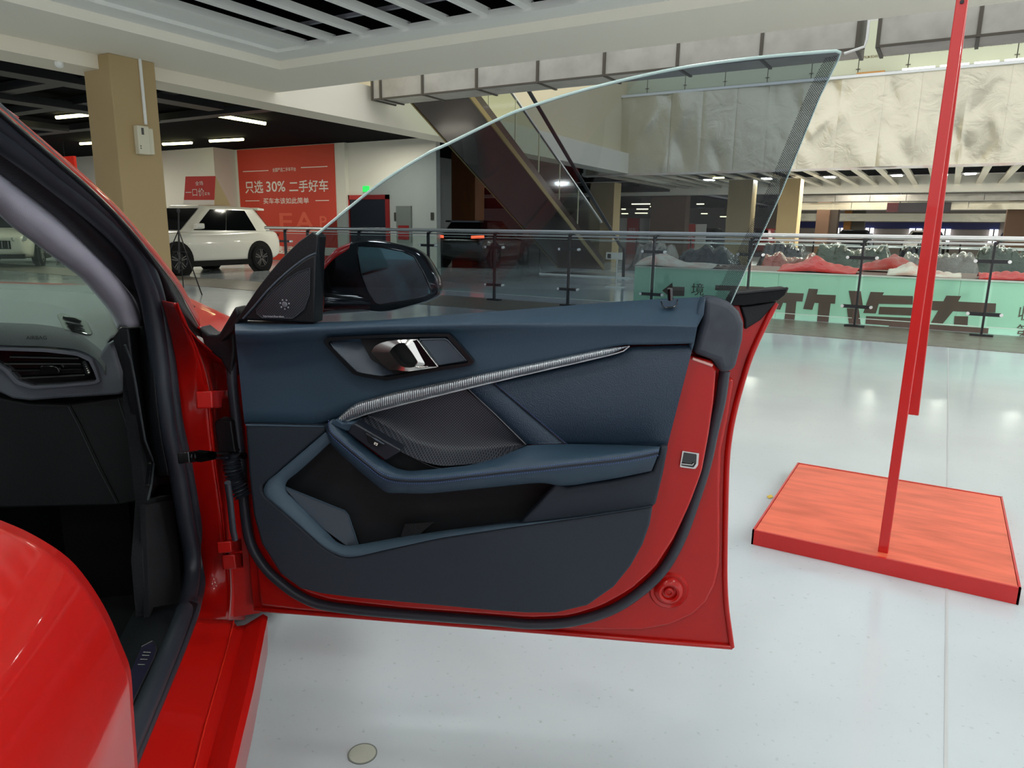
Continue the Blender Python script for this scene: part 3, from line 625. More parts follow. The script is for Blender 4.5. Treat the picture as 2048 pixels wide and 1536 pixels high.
box('symbol', ony(1215, 512, Yq)[0], ony(1222, 512, Yq)[0], Yq - .005, Yq, ony(1228, 517, Yq)[2], ony(1228, 508, Yq)[2], M_post, e)
tube('leg', [(q[0] + .05, Yq + .02, 0), (q[0] + .05, Yq + .02, ony(1228, 519, Yq)[2])], .02, M_steel, e, segs=6); box('foot', q[0] - .15, q[0] + .25, Yq - .1, Yq + .15, 0, .02, M_steel, e)
# ================================================================== red stand: base board, pole, hanging bar
M_rp = mat('stand_red', (190, 22, 20), .34, coat=.3)
def worn_red():
    m = bpy.data.materials.new('worn_red_board'); m.use_nodes = True; nt = m.node_tree; b = nt.nodes['Principled BSDF']; L = nt.links.new
    tc = nt.nodes.new('ShaderNodeTexCoord'); mp = nt.nodes.new('ShaderNodeMapping'); mp.inputs['Scale'].default_value = (2.2, 9, 1); L(tc.outputs['Object'], mp.inputs[0])
    n = nt.nodes.new('ShaderNodeTexNoise'); n.inputs['Scale'].default_value = 2.; n.inputs['Detail'].default_value = 8; L(mp.outputs[0], n.inputs['Vector'])
    cr_ = nt.nodes.new('ShaderNodeValToRGB'); e = cr_.color_ramp.elements; e[0].position = .32; e[0].color = (*lin((194, 82, 54)), 1); e[1].position = .6; e[1].color = (*lin((222, 102, 74)), 1)
    L(n.outputs[0], cr_.inputs[0]); L(cr_.outputs[0], b.inputs['Base Color']); b.inputs['Roughness'].default_value = .42; return m
st = empty('sign_stand', (-.07, 3.2, 0), label='red metal sign stand with worn square base and tall square pole', cat='sign stand')
sb = box('base_board', -.508, .335, 2.70, 3.66, .012, .058, worn_red(), st, bev=.004)
boxes('base_rim', [(-.515, .342, 2.69, 2.70, 0, .06), (-.515, .342, 3.66, 3.67, 0, .06), (-.515, -.508, 2.69, 3.67, 0, .06), (.335, .342, 2.69, 3.67, 0, .06)], M_rp, st)
def lean(name, pb, pt, Y, dep, z0, z1, m):
    # square bar between a bottom and a top edge measured in the photo on the plane Y
    (xb0, xb1, yb), (xt0, xt1, yt) = pb, pt
    B0, B1, T0, T1 = ony(xb0, yb, Y), ony(xb1, yb, Y), ony(xt0, yt, Y), ony(xt1, yt, Y)
    f0 = lambda z: B0[0] + (T0[0] - B0[0]) * (z - B0[2]) / (T0[2] - B0[2]); f1 = lambda z: B1[0] + (T1[0] - B1[0]) * (z - B1[2]) / (T1[2] - B1[2])
    V = [(x, y, z) for z in (z0, z1) for x, y in ((f0(z), Y), (f1(z), Y), (f1(z), Y + dep), (f0(z), Y + dep))]
    return bevel(mk(name, V, BOXF, m, st), .003)
lean('pole', (1755, 1776, 1105), (1912, 1936, 0), 2.745, .05, .055, 2.35, M_rp)
lean('hanging_bar', (1815, 1837.5, 830), (1914, 1937, 0), 3.1, .05, .5, 2.35, M_rp)
xt = float(ony(1925, 0, 2.745)[0]); box('top_bar', xt - .02, xt + .04, 2.745, 3.15, 2.35, 2.39, M_rp, st, bev=.003)
lathe('bolt', [(.006, 0), (.006, .004), (.0, .005)], M_post, st, segs=8, origin=ony(1924, 4, 2.745), axis=(0, -1, 0))
# drain cover and scrap on the floor
dc = empty('floor_drain', onz(725, 1508), label='small round metal drain cover flush in white floor', cat='drain cover')
lathe('rim', [(.0335, 0), (.0335, .002), (.0305, .002), (.0305, 0)], mat('drain_rim', (112, 118, 112), .4, metal=.6), dc, segs=32, origin=onz(725, 1508)); lathe('plate', [(.0303, 0), (.0303, .0018), (.0, .002)], mat('drain_plate', (172, 176, 164), .35, metal=.6, bump=(400, .4)), dc, segs=32, origin=onz(725, 1508))
V = [onz(1533, 992, .003), onz(1542, 989, .012), onz(1547, 994, .004), onz(1538, 997, .003)]; mk('paper_scrap', V, [(0, 1, 2, 3)], mat('scrap_yellow', (222, 196, 84), .6), label='tiny yellow paper scrap on the floor by red base', cat='scrap')
# ================================================================== other cars
M_tyre = mat('tyre_rubber', (16, 16, 17), .75, spec=.2); M_rim = mat('rim_dark', (44, 44, 48), .3, metal=.8); M_spoke = mat('spoke_grey', (120, 118, 116), .3, metal=.8)
M_cglass = mat('car_window_dark', (12, 14, 16), .06, coat=.5); M_clad = mat('black_cladding', (14, 14, 14), .6, spec=.2)
M_wpaint = mat('white_car_paint', (232, 230, 218), .25, coat=.6); M_head = mat('headlamp', (200, 205, 205), .1, metal=.4); M_tail = mat('tail_lamp', (150, 16, 14), .2)
def suv(name, loc, rz, paint, label, group=None, L=4.6, W=1.86, Ht=1.68, wb=2.7, detail=True, tail=False):
    """local x forward, z up"""
    e = empty(name, (loc[0], loc[1], 0), rz, label=label, cat='car', group=group)
    def loc_(nm, V, Fc, m, par=e, sm=False): return mk(nm, V, Fc, m, par, local=True, smooth=sm)
    hw = W / 2; s = Ht / 1.68
    # lower body stations: x, bottom z, top z, half width at top / middle
    st = [(L / 2, .42, .74, .62, .66), (L / 2 - .06, .3, .84, .74, .80), (L / 2 - .3, .22, .93, .86, .90), (L / 2 - .8, .2, .99, .93, .98), (L / 2 - 1.25, .2, 1.04, .95, 1.0), (.3, .2, 1.03, .95, 1.0), (-.8, .2, 1.05, .95, 1.0), (-1.5, .22, 1.08, .94, .99), (-L / 2 + .25, .28, 1.08, .88, .95), (-L / 2 + .04, .38, 1.02, .80, .88), (-L / 2, .5, .92, .74, .8)]
    rows = []
    for x, zb, zt, a, b in st:
        zb *= s; zt *= s; r = [(b * .9, zb), (b * .99, zb + .1), (b, zb + (zt - zb) * .45), (b * .985, zb + (zt - zb) * .72), (a, zt - .03), (a * .9, zt), (0, zt + .02)]
        full = [(y * hw, z) for y, z in r] + [(-y * hw, z) for y, z in r[-2::-1]]
        rows.append([(x, y, z) for y, z in full])
    n = len(rows[0]); V = [p for r in rows for p in r]; Fc = grid_faces(len(rows), n, True) + [tuple(range(n)), tuple((len(rows) - 1) * n + i for i in range(n - 1, -1, -1))]
    body = loc_('body', V, Fc, paint, sm=True)
    md = body.modifiers.new('sub', 'SUBSURF'); md.levels = md.render_levels = 2 if detail else 1
    # greenhouse
    zb, zr = 1.0 * s, Ht - .02
    bot = [(L / 2 - 1.2, .78), (L / 2 - 1.4, .93), (-L / 2 + .35, .9), (-L / 2 + .18, .72)]; top = [(L / 2 - 2.05, .58), (L / 2 - 2.2, .70), (-L / 2 + .85, .68), (-L / 2 + .6, .5)]
    def loop(pl, z, bulge=0): return [(x, y * hw, z + bulge * (1 if 0 < i < 3 else 0)) for i, (x, y) in enumerate(pl)] + [(x, -y * hw, z + bulge * (1 if 0 < i < 3 else 0)) for i, (x, y) in reversed(list(enumerate(pl)))]
    A = loop(bot, zb); B = loop(top, zr - .05); Ct = [(x * .98, y * .9, zr) for x, y, z in B]
    V = A + B + Ct; n = 8; Fc = grid_faces(3, n, True) + [tuple(range(16, 24))]
    roof = bevel(loc_('roof', V, Fc, paint, sm=50), .05, 3, 20)
    def lerp(p, q, t): return tuple(np.array(p) * (1 - t) + np.array(q) * t)
    def pane(nm, p0, p1, p2, p3, off):
        d = np.array(off); V = [np.array(p) + d for p in (p0, p1, p2, p3)]; loc_(nm, V, [(0, 1, 2, 3)], M_cglass)
    for sd, i0, i1 in ((1, 1, 2), (-1, 6, 5)):
        a0, a1, b0, b1 = A[i0], A[i1], B[i0], B[i1]
        def pt(u, v): return lerp(lerp(a0, a1, u), lerp(b0, b1, u), v)
        off = (0, sd * .008, .0)
        for u0, u1, v1l in ((.02, .40, .93), (.405, .80, .93)):
            pane('side_window', pt(u0, .1), pt(u1, .1), pt(u1 - (.01 if u1 > .7 else 0), v1l), pt(u0 + (.05 if u0 < .1 else 0), v1l), off)
        if detail:
            mcol = M_wpaint if paint is M_wpaint else M_clad
            V = [(L / 2 - 1.55 + dx, sd * (hw * .95 + dy), 1.08 * s + dz) for dx, dy, dz in [(-.12, .02, 0), (.1, .04, 0), (.12, .2, .02), (-.1, .24, .02), (-.12, .02, .12), (.08, .04, .12), (.1, .2, .15), (-.1, .24, .15)]]
            o = loc_('side_mirror', V, BOXF, paint, sm=False); bevel(o, .03, 3)
    pane('windscreen', lerp(A[0], B[0], .08), lerp(A[7], B[7], .08), lerp(A[7], B[7], .95), lerp(A[0], B[0], .95), (.012, 0, .008))
    pane('rear_window', lerp(A[3], B[3], .2), lerp(A[4], B[4], .2), lerp(A[4], B[4], .92), lerp(A[3], B[3], .92), (-.012, 0, .008))
    if detail:
        loc_('spoiler', [(-L / 2 + .35, -.62 * hw, zr - .02), (-L / 2 + .35, .62 * hw, zr - .02), (-L / 2 + .62, .66 * hw, zr), (-L / 2 + .62, -.66 * hw, zr), (-L / 2 + .35, -.62 * hw, zr - .07), (-L / 2 + .35, .62 * hw, zr - .07), (-L / 2 + .62, .66 * hw, zr - .07), (-L / 2 + .62, -.66 * hw, zr - .07)], BOXF, paint)
        for sd in (1, -1):
            o = loc_('sill_cladding', boxv(-wb / 2 + .3, wb / 2 - .3, sd * hw - .05 if sd > 0 else -hw - .02, hw + .02 if sd > 0 else -hw + .05, .2, .34), BOXF, M_clad)
            loc_('headlamp', [(L / 2 - .12, sd * .86 * hw, .72), (L / 2 + .005, sd * .55 * hw, .70), (L / 2 - .03, sd * .52 * hw, .80), (L / 2 - .25, sd * .9 * hw, .86)], [(0, 1, 2, 3)], M_head)
            loc_('tail_lamp', [(-L / 2 - .004, sd * .5 * hw, .92), (-L / 2 + .1, sd * .93 * hw, .94), (-L / 2 + .08, sd * .93 * hw, 1.02), (-L / 2 - .004, sd * .5 * hw, 1.0)], [(0, 1, 2, 3)], M_tail if not tail else mat('tail_lamp_lit', (255, 90, 50), .3, emit=5))
        loc_('grille', boxv(L / 2 - .03, L / 2 + .02, -.5 * hw, .5 * hw, .5, .72), BOXF, M_clad)
        for i in range(7): loc_('grille_bar', boxv(L / 2 + .02, L / 2 + .03, -.45 * hw + i * .15 * hw - .01, -.45 * hw + i * .15 * hw + .01, .52, .70), BOXF, M_spoke)
        loc_('bumper_trim', boxv(L / 2 - .12, L / 2 + .01, -.8 * hw, .8 * hw, .24, .36), BOXF, M_clad)
    for sx in (1, -1):
        for sd in (1, -1):
            x = sx * wb / 2; y = sd * (hw - .11)
            arch = lathe('wheel_arch', [(.455, 0), (.455, .02), (.0, .02)], M_clad, e, segs=28, origin=(x, sd * (hw - .012), .36), axis=(0, sd, 0), local=True)
            ty = lathe('wheel', [(.2, -.11), (.32, -.115), (.36, -.08), (.365, 0), (.36, .08), (.33, .115), (.25, .118), (.24, .09), (.0, .08)], M_tyre, e, segs=32, origin=(x, y + sd * .04, .365), axis=(0, sd, 0), local=True)
            if detail:
                lathe('rim', [(.245, .0), (.245, .11), (.22, .105), (.21, .085), (.05, .095), (.0, .1)], M_rim, ty, segs=28, origin=(x, y + sd * .04, .365), axis=(0, sd, 0), local=True)
                for kx in range(5):
                    th = kx * 2 * math.pi / 5 + .3; c, sn = math.cos(th), math.sin(th)
                    for dd in (-.035, .035):
                        P = [(x + r * c - w_ * sn, y + sd * (.04 + .108), .365 + r * sn + w_ * c) for r, w_ in ((.03, -.012 + dd * .3), (.22, -.014 + dd), (.22, .014 + dd), (.03, .012 + dd * .3))]
                        loc_('spoke', P, [(0, 1, 2, 3)], M_spoke, ty)
    return e
TH = 4.83
sv = suv('parked_car', (-16.78, 11.86), TH, M_wpaint, 'white compact sports utility car parked before the red banner', Ht=1.71)
# folded price sign standing on its roof
rs = empty('roof_sign', (-17.2, 12.0, 1.67), label='red and white folded price sign standing on the white car roof', cat='sign')
def rp(x, y, Y=11.45): return ony(x, y, Y)
Yr = 12.35
c0 = rp(367, 410, Yr)[2]; F_ = [rp(367, 410, Yr), rp(427, 410, Yr), rp(430, 352, Yr), rp(371, 353, Yr)]
sh = 1.67 - F_[0][2]
front = slab('front_panel', F_, (0, .02, 0), mat('price_red', (205, 52, 44), .5), rs)
slab('lower_strip', [rp(367, 410, Yr - .01), rp(428, 410, Yr - .01), rp(428, 400, Yr - .01), rp(367, 400, Yr - .01)], (0, .01, 0), M_signw, rs)
mk('back_panel', [F_[2] + [0, .02, 0], F_[3] + [0, .02, 0], F_[0] + [.0, .45, 0], F_[1] + [.1, .45, 0]], [(0, 1, 2, 3)], mat('sign_back', (196, 172, 128), .6), rs)
mk('side_gusset', [F_[1] + [0, .02, 0], F_[2] + [0, .02, 0], F_[1] + [.1, .45, 0]], [(0, 1, 2)], mat('sign_back', (196, 172, 128), .6), rs)
for b_, x0, x1, y0, y1 in (('一口价', 372, 408, 376, 393), ('全场', 391, 406, 362, 371), ('买车', 409, 420, 384, 391)):
    a = rp(x0, y1, Yr - .015); c = rp(x1, y0, Yr - .015); text('lettering', b_, M_signw, a, (1, 0, 0), (0, 0, 1), c[2] - a[2], rs, width=c[0] - a[0])
# white car seen through the windscreen
p = onz(55, 534); suv('parked_car', (p[0] - 1.9, p[1] + .6), math.radians(-38), M_wpaint, 'white car facing us, seen through the windscreen', W=1.9)
# tripod by the white car
tp = onz(372, 583); ht = 1.55
te = empty('tripod', tp, label='thin black light tripod standing before the white car', cat='tripod')
def pxh(x, y): d = ray(x, y); t = (tp - CAMP) @ fw / (d @ fw); return CAMP + d * t
hubt = pxh(357, 461)
tube('mast', [pxh(358, 545) , pxh(357, 420)], .014, M_post, te, segs=6)
for q in ((330, 520), (404, 590), (367, 575)):
    g = onz(*q) if q[1] > 560 else hubt + np.array([-.55, -.25, -hubt[2]]); tube('leg', [hubt, g], .011, M_post, te, segs=6)
tube('spreader', [pxh(345, 503), pxh(376, 504)], .008, M_post, te, segs=6)
lathe('head', [(.03, 0), (.03, .06), (.0, .065)], M_post, te, segs=10, origin=pxh(357, 425))
# cars in the far lot across the atrium
rg = np.random.RandomState(11)
cols = [((40, 44, 50), 'dark grey'), ((150, 150, 146), 'silver'), ((96, 30, 30), 'dark red'), ((28, 34, 52), 'navy'), ((200, 198, 190), 'pale'), ((20, 20, 22), 'black')]
spots = [(-15.5, 41, 1.5, 1), (-12.6, 43.5, 1.6, 5), (-8.6, 41.5, 1.5, 2), (-4.4, 43, 1.6, 0), (-1.0, 44, 1.5, 4), (3.0, 43.5, 1.6, 5), (6.4, 42, 1.5, 1)]
where = ['behind the far poster stands', 'beside the far poster stands', 'behind the beige columns', 'under the pale far band', 'below the far windows', 'below the blue band', 'by the far end of the blue band']
for i, (x, y, r_, c) in enumerate(spots):
    suv('far_car', (x, y), r_ + math.pi * (i % 2), mat('far_paint_%d' % c, cols[c][0], .25, coat=.5), cols[c][1] + ' car in the far lot, ' + where[i], L=4.4, Ht=1.5, detail=False)
# car with a lit tail lamp in the passage behind the escalator
p = onz(1000, 552); suv('passage_car', (-13.4, 20.5), math.radians(100), mat('far_paint_5', (20, 20, 22), .25, coat=.5), 'dark car with one glowing tail lamp behind the escalator', L=4.4, Ht=1.5, tail=True)
# ochre pier behind the escalator
# ================================================================== the red car
CAR = empty('red_car', car(-.6, -.85, 0), label='red sedan with its front door wide open', cat='car')
M_red = mat('car_red', (172, 14, 7), .35, coat=.45, spec=.25)
M_blk = mat('black_trim', (20, 22, 26), .45, spec=.3, bump=(260, .25)); M_rub = mat('seal_rubber', (42, 47, 56), .42); M_glossb = mat('gloss_black', (10, 10, 12), .12, coat=.6)
M_dash = mat('dash_grey', (116, 124, 124), .6, bump=(500, .3)); M_lav = mat('pillar_fabric', (178, 174, 188), .8, bump=(900, .4)); M_vent = mat('vent_silver', (120, 122, 134), .4, metal=.5)
M_carpet = mat('carpet', (18, 20, 26), .95, bump=(700, .8, .004)); M_lowd = mat('dash_black', (22, 23, 27), .55, bump=(400, .3))
def cmap(px, f): return [f(*p) for p in px]
def px_rows(rows, f): return [[f(x, y, v) for x, y, v in crv(r)] for r in rows]
# --- hinge pillar flowing into the sill
AP = .10
def bz(x, y, b): return onb(x, y, b)
left = [(318, 560), (330, 640), (345, 760), (362, 860), (378, 940), (394, 1030), (402, 1100), (403, 1150), (398, 1200), (386, 1245)]
mid = [(345, 570), (372, 680), (398, 790), (412, 880), (425, 960), (438, 1050), (446, 1110), (448, 1160), (446, 1205), (436, 1240)]
right = [(378, 600), (402, 670), (432, 760), (446, 860), (462, 960), (474, 1050), (484, 1130), (488, 1180), (488, 1215), (480, 1242)]
def pil(px, b): return [onb(x, y, b) for x, y in crv(px)]
right = [(352, 606), (376, 660), (398, 720), (412, 780), (420, 860), (430, 940), (440, 1010), (450, 1100), (456, 1180), (452, 1240)]
left = [(322, 600), (332, 650), (345, 740), (358, 830), (372, 910), (388, 1000), (399, 1080), (403, 1140), (398, 1200), (386, 1245)]
mid = [(a_[0] * .5 + b_[0] * .5, a_[1] * .5 + b_[1] * .5) for a_, b_ in zip(left, right)]
surf('hinge_pillar', [pil([(x - 22, y) for x, y in left], -.15), pil(left, -.118), pil(mid, -.088), pil(right, -.06)], M_red, CAR, n=60, thick=.004, across=16)
def roff(d): return [(x + d * max(.05, min(1, (y - 660) / 110.)), y) for x, y in right]
surf('hinge_recess', [pil(right, -.06), pil(roff(5), -.064), pil(roff(12), -.088), pil(roff(48), -.088), pil(roff(85), -.05)], M_red, CAR, n=60, thick=.003)
# --- sill: rows along the car, extended back past the camera
def sill_row(px, z, back=-1.95):
    P = [onz(x, y, z) for x, y in px]; c0 = [(np.dot(p - O, cf), np.dot(p - O, cr)) for p in P]
    b = c0[-1][1]; return [car(a, bb, z) for a, bb in c0] + [car(back, b, z)]
ins = [(388, 1236), (372, 1280), (330, 1385), (275, 1536)]
r_in = sill_row(ins, .385); r_c1 = sill_row([(467.5, 1243), (454.5, 1301), (410, 1455), (390, 1536)], .345); r_c2 = sill_row([(489, 1250), (454.5, 1387), (413.5, 1536)], .325); r_o = sill_row([(526, 1228), (495.6, 1373), (454.5, 1536)], .335)
def drop(r, dz, db=0.): return [p + np.array([0, 0, dz]) + cr * db for p in r]
surf('sill', [drop(r_in, .015, -.02), r_in, drop(r_c1, .006, -.012), r_c1, drop(r_c1, -.012, .006), r_c2, drop(r_c2, .004, .008), r_o, drop(r_o, -.008, .01), drop(r_o, -.10, .004), drop(r_o, -.19, -.06)], M_red, CAR, n=80, thick=.003, smooth=50)
tube('sill_crease_glint', [p + np.array([0, 0, .0015]) for p in resample(r_c1, 60)], .0018, mat('crease_glint', (206, 36, 22), .2, coat=1.), CAR, segs=6)  # brighter red line paints the light caught along the crease
# --- aperture seals
seal = [(-60, 185), (0, 240), (85, 312), (205, 415), (273, 487), (300, 545), (318, 602), (336, 705), (353, 842), (377, 944), (393, 1045), (402, 1100), (402, 1150), (392, 1205), (365, 1280), (318, 1390), (262, 1520), (236, 1590)]
def seal_pt(x, y, b, z): return onb(x, y, b) if y < 1215 else onz(x, y, z)
P = resample([seal_pt(x, y, -.118, .392) for x, y in crv(seal, 120)], 110)
tube('door_seal', P, .013, M_rub, CAR, segs=12)
seal2 = [(-60, 210), (0, 266), (85, 333), (200, 432), (262, 500), (288, 560), (304, 620), (318, 715), (334, 850), (356, 950), (372, 1045), (382, 1100), (384, 1150), (374, 1205), (348, 1280), (302, 1390), (246, 1520), (220, 1590)]
P2 = resample([seal_pt(x, y, -.13, .405) for x, y in crv(seal2, 120)], 110)
tube('seal_lip', P2, .018, M_rub, CAR, segs=12)
# --- windscreen pillar: red outer strip, black trims, fabric lining
o_r = [(-60, 155), (0, 207), (102, 294), (191, 371), (260, 441), (321, 515), (350, 552), (366, 576), (402, 640), (425, 672)]
i_r = [(x - 4, y + 7) for x, y in o_r]
k_o = [(x - 5, y + 9) for x, y in o_r]
k_m = [(-60, 192), (0, 243), (90, 320), (190, 406), (262, 482), (300, 536), (325, 585), (350, 625), (375, 655), (385, 668)]
def pr(px, b): return [onb(x, y, b) for x, y in crv(px, 60)]
surf('pillar_skin', [pr([(x + .5, y - 1) for x, y in o_r], -.14), pr(o_r, -.12), pr(i_r, -.10)], M_red, CAR, n=60, thick=.003)
surf('pillar_trim', [pr(k_o, -.112), pr([(x - 2, y + 3) for x, y in k_o], -.10), pr([(a[0] * .5 + b[0] * .5, a[1] * .5 + b[1] * .5) for a, b in zip(k_o, k_m)], -.104), pr(k_m, -.118), pr([(x - 8, y + 8) for x, y in k_m], -.135)], M_blk, CAR, n=60, thick=.002)
tube('chrome_edge', pr([(x - 1.5, y + 1.5) for x, y in k_o], -.102), .0022, mat('dull_chrome', (150, 154, 146), .3, metal=.8), CAR, segs=6)
# black cladding between seal and fabric
c_o = [(-60, 225), (0, 280), (80, 345), (195, 440), (255, 508), (282, 570), (296, 625), (305, 700), (320, 850), (338, 950)]
l_o = [(-60, 298), (0, 345), (113, 434), (205, 523), (248, 570), (273, 602), (282, 630), (286, 652)]
l_i = [(-60, 355), (0, 415), (32, 445), (66, 470), (117, 509), (164, 544), (193, 575), (222, 610), (236, 635), (243, 653)]
surf('pillar_cover', [pr(c_o, -.138), pr([(-60, 292), (0, 340), (113, 430), (205, 519), (250, 567), (276, 602), (286, 640), (286, 700), (300, 850), (318, 950)], -.165), pr([(-60, 292), (0, 345), (110, 436), (202, 526), (246, 572), (270, 602), (276, 640), (270, 700), (286, 850), (304, 950)], -.2)], M_blk, CAR, n=60, thick=.003)
surf('pillar_lining', [pr(l_o, -.175), pr([(a[0] * .7 + b[0] * .3, a[1] * .7 + b[1] * .3) for a, b in zip([l_o[0]] + l_o[1:2] + [(60, 392), (100, 424), (150, 470), (195, 514), (235, 556), (262, 590), (278, 620), (286, 652)], l_i)], -.168), pr([(a[0] * .3 + b[0] * .7, a[1] * .3 + b[1] * .7) for a, b in zip([l_o[0]] + l_o[1:2] + [(60, 392), (100, 424), (150, 470), (195, 514), (235, 556), (262, 590), (278, 620), (286, 652)], l_i)], -.18), pr(l_i, -.20), pr([(x - 6, y + 5) for x, y in l_i], -.25)], M_lav, CAR, n=60, thick=.003)
# lower side trim below the fabric, reaching down the footwell
kick = [(258, 656), (286, 653), (298, 720), (312, 800), (330, 890), (345, 965), (300, 972), (306, 925), (292, 880), (270, 760)]
slab('dash_end', [ona(x, y, .135) for x, y in ((226, 676), (243, 655), (264, 655), (274, 760), (292, 860), (270, 860), (254, 786), (238, 720))], cf * .05, M_blk, CAR)
slab('kick_lower', [onb(x, y, -.185) for x, y in ((268, 700), (274, 760), (290, 880), (308, 925), (300, 1000), (340, 990), (352, 1060), (358, 1200), (330, 1262), (296, 1262), (284, 1120), (292, 1000), (278, 880), (268, 800))], -cr * .02, M_carpet, CAR)
slab('kick_panel', [onb(x, y, -.175) for x, y in kick], -cr * .02, M_blk, CAR, bev=.004)
tube('trim_seam', [onb(x, y, -.172) for x, y in ((250, 690), (262, 720), (270, 760), (290, 880), (308, 925), (302, 975), (296, 1000))], .0022, mat('seam_grey', (60, 66, 70), .5), CAR, segs=6)
# --- dashboard
def dr_(px): return [ona(x, y, a) for x, y, a in crv(px)]
dash = surf('dashboard', [dr_([(-120, 562, .62), (0, 566, .62), (100, 569, .62), (196, 574, .60), (222, 610, .40), (240, 660, .28)]),
    dr_([(-120, 570, .5), (0, 572, .5), (110, 577, .48), (180, 592, .42), (215, 630, .30), (232, 672, .22)]),
    dr_([(-120, 580, .34), (0, 586, .32), (80, 592, .29), (150, 607, .26), (195, 640, .22), (222, 676, .17)]),
    dr_([(-120, 590, .20), (0, 598, .20), (80, 605, .19), (145, 622, .18), (185, 650, .16), (216, 684, .14)]),
    dr_([(-120, 640, .12), (0, 645, .12), (90, 650, .12), (150, 664, .12), (190, 690, .12), (214, 712, .12)]),
    dr_([(-120, 682, .11), (0, 690, .11), (90, 693, .11), (160, 701, .11), (196, 722, .11), (212, 750, .11)])], M_dash, CAR, n=50, thick=.004, smooth=22)
orient(dash, -cf)
sh_ = [(-120, 686), (0, 692), (90, 695), (158, 703), (186, 716), (196, 735), (203, 768), (120, 778), (60, 783), (22, 772), (0, 742), (-20, 720), (-120, 715)]
shell = [(-120, 690), (0, 691), (158, 701), (196, 712), (216, 684), (226, 700), (252, 780), (240, 790), (120, 797), (60, 802), (24, 798), (0, 786), (-120, 760)]
slab('dash_shell', [ona(x, y, .115) for x, y in shell], cf * .12, mat('dash_lower_grey', (100, 104, 114), .55, bump=(500, .3)), CAR, bev=.006)
vf_o = [(-120, 694), (0, 696), (90, 699), (155, 706), (182, 718), (192, 738), (200, 764), (190, 768), (120, 774), (64, 778), (30, 768), (8, 742), (-20, 725), (-120, 722)]
vf_i = [(-120, 699), (0, 701), (90, 704), (152, 711), (177, 722), (187, 742), (194, 761), (186, 764), (120, 770), (64, 772), (36, 762), (14, 738), (-16, 722), (-120, 718)]
ring('vent_frame', [ona(x, y, .098) for x, y in vf_o], [ona(x, y, .098) for x, y in vf_i], cf * .03, M_vent, CAR, n=80)
slab('vent_back', [ona(x, y, .112) for x, y in vf_i], cf * .01, M_glossb, CAR)
for a, b in (((20, 714), (158, 717)), ((8, 728), (162, 728)), ((24, 742), (164, 739)), ((36, 757), (170, 750))):
    tube('vent_louvre', [ona(*a, .102), ona(*b, .102)], .0022, mat('louvre', (52, 50, 52), .3, metal=.5), CAR, segs=6)
slab('vent_tab', [ona(x, y, .095) for x, y in ((80, 733), (86, 731), (108, 732), (116, 736), (120, 742), (118, 748), (80, 747))], cf * .012, M_glossb, CAR, bev=.002)
slab('vent_wheel', [ona(x, y, .096) for x, y in ((163, 724), (171, 722), (182, 744), (178, 752), (170, 748))], cf * .012, M_blk, CAR, bev=.002)
for i in range(5): lathe('vent_dot', [(.0006 + .0004 * i, 0), (.0, .001)], M_signw, CAR, segs=8, origin=ona(170 + i * 1.9, 729 + i * 4, .0955), axis=-cf)
# demister outlet with slats
dv = [(113, 630), (121, 626), (170, 640), (176, 650), (184, 669), (180, 670), (130, 660), (127, 657)]
slab('side_vent', [hit(dash, x, y, .004) for x, y in dv], cf * .012, mat('side_vent_grey', (104, 112, 106), .5), CAR, bev=.002)
for a in ([(126, 632), (150, 636), (163, 642), (160, 646), (136, 641), (125, 637)], [(129, 644), (160, 649), (167, 652), (163, 654), (138, 652)], [(134, 652), (165, 657), (170, 660), (168, 662), (142, 660)], [(140, 661), (170, 664), (175, 668), (172, 669), (146, 664)]):
    slab('vent_slot', [hit(dash, x, y, .0052) for x, y in a], cf * .002, M_glossb, CAR)
text('airbag_lettering', 'AIRBAG', mat('airbag_ink', (40, 46, 46), .6), hit(dash, 53, 679, .003), hit(dash, 88, 679, .003) - hit(dash, 53, 679, .003), (0, 0, 1), .008, CAR, thick=.001, bold=.01)
# glovebox and lower dash
gb = [(-120, 770), (0, 795), (60, 806), (140, 808), (232, 795), (250, 792), (300, 960), (308, 985), (296, 1000), (240, 1012), (-120, 1020)]
slab('glovebox', [ona(x, y, .14) for x, y in gb], cf * .1, M_lowd, CAR, bev=.006)
tube('glovebox_gap', [ona(x, y, .138) for x, y in ((138, 810), (160, 850), (200, 935), (236, 1006))], .003, mat('gap_black', (6, 7, 8), .7), CAR, segs=6)
tube('glovebox_edge', [ona(x, y, .137) for x, y in ((136, 812), (157, 852), (196, 936), (233, 1006))], .0012, mat('seam_grey', (60, 66, 70), .5), CAR, segs=6)
tube('side_gap', [ona(x, y, .138) for x, y in ((236, 797), (262, 880), (280, 940), (297, 1000))], .0016, mat('seam_grey', (60, 66, 70), .5), CAR, segs=6)
# footwell
def cbox(name, a0, a1, b0, b1, z0, z1, m, bev=0):
    V = [car(a, b, z) for z in (z0, z1) for a, b in ((a0, b0), (a1, b0), (a1, b1), (a0, b1))]; o = mk(name, V, BOXF, m, CAR); 
    if bev: bevel(o, bev, 3)
    return o
cbox('footwell_carpet', -1.9, .62, -1.5, -.17, .2, .26, M_carpet); cbox('firewall', .5, .55, -1.5, -.16, .2, .9, M_carpet); cbox('tunnel', -1.9, .5, -.98, -.75, .26, .6, M_lowd, .03)
cbox('far_side', -2.4, .6, -1.72, -1.6, .2, .98, M_lowd); cbox('dash_core', .24, .5, -1.5, -.28, .55, .8, M_lowd)
slab('side_carpet', [onb(x, y, -.178) for x, y in ((290, 1010), (345, 1000), (358, 1100), (362, 1190), (335, 1250), (300, 1260))], -cr * .01, M_carpet, CAR)
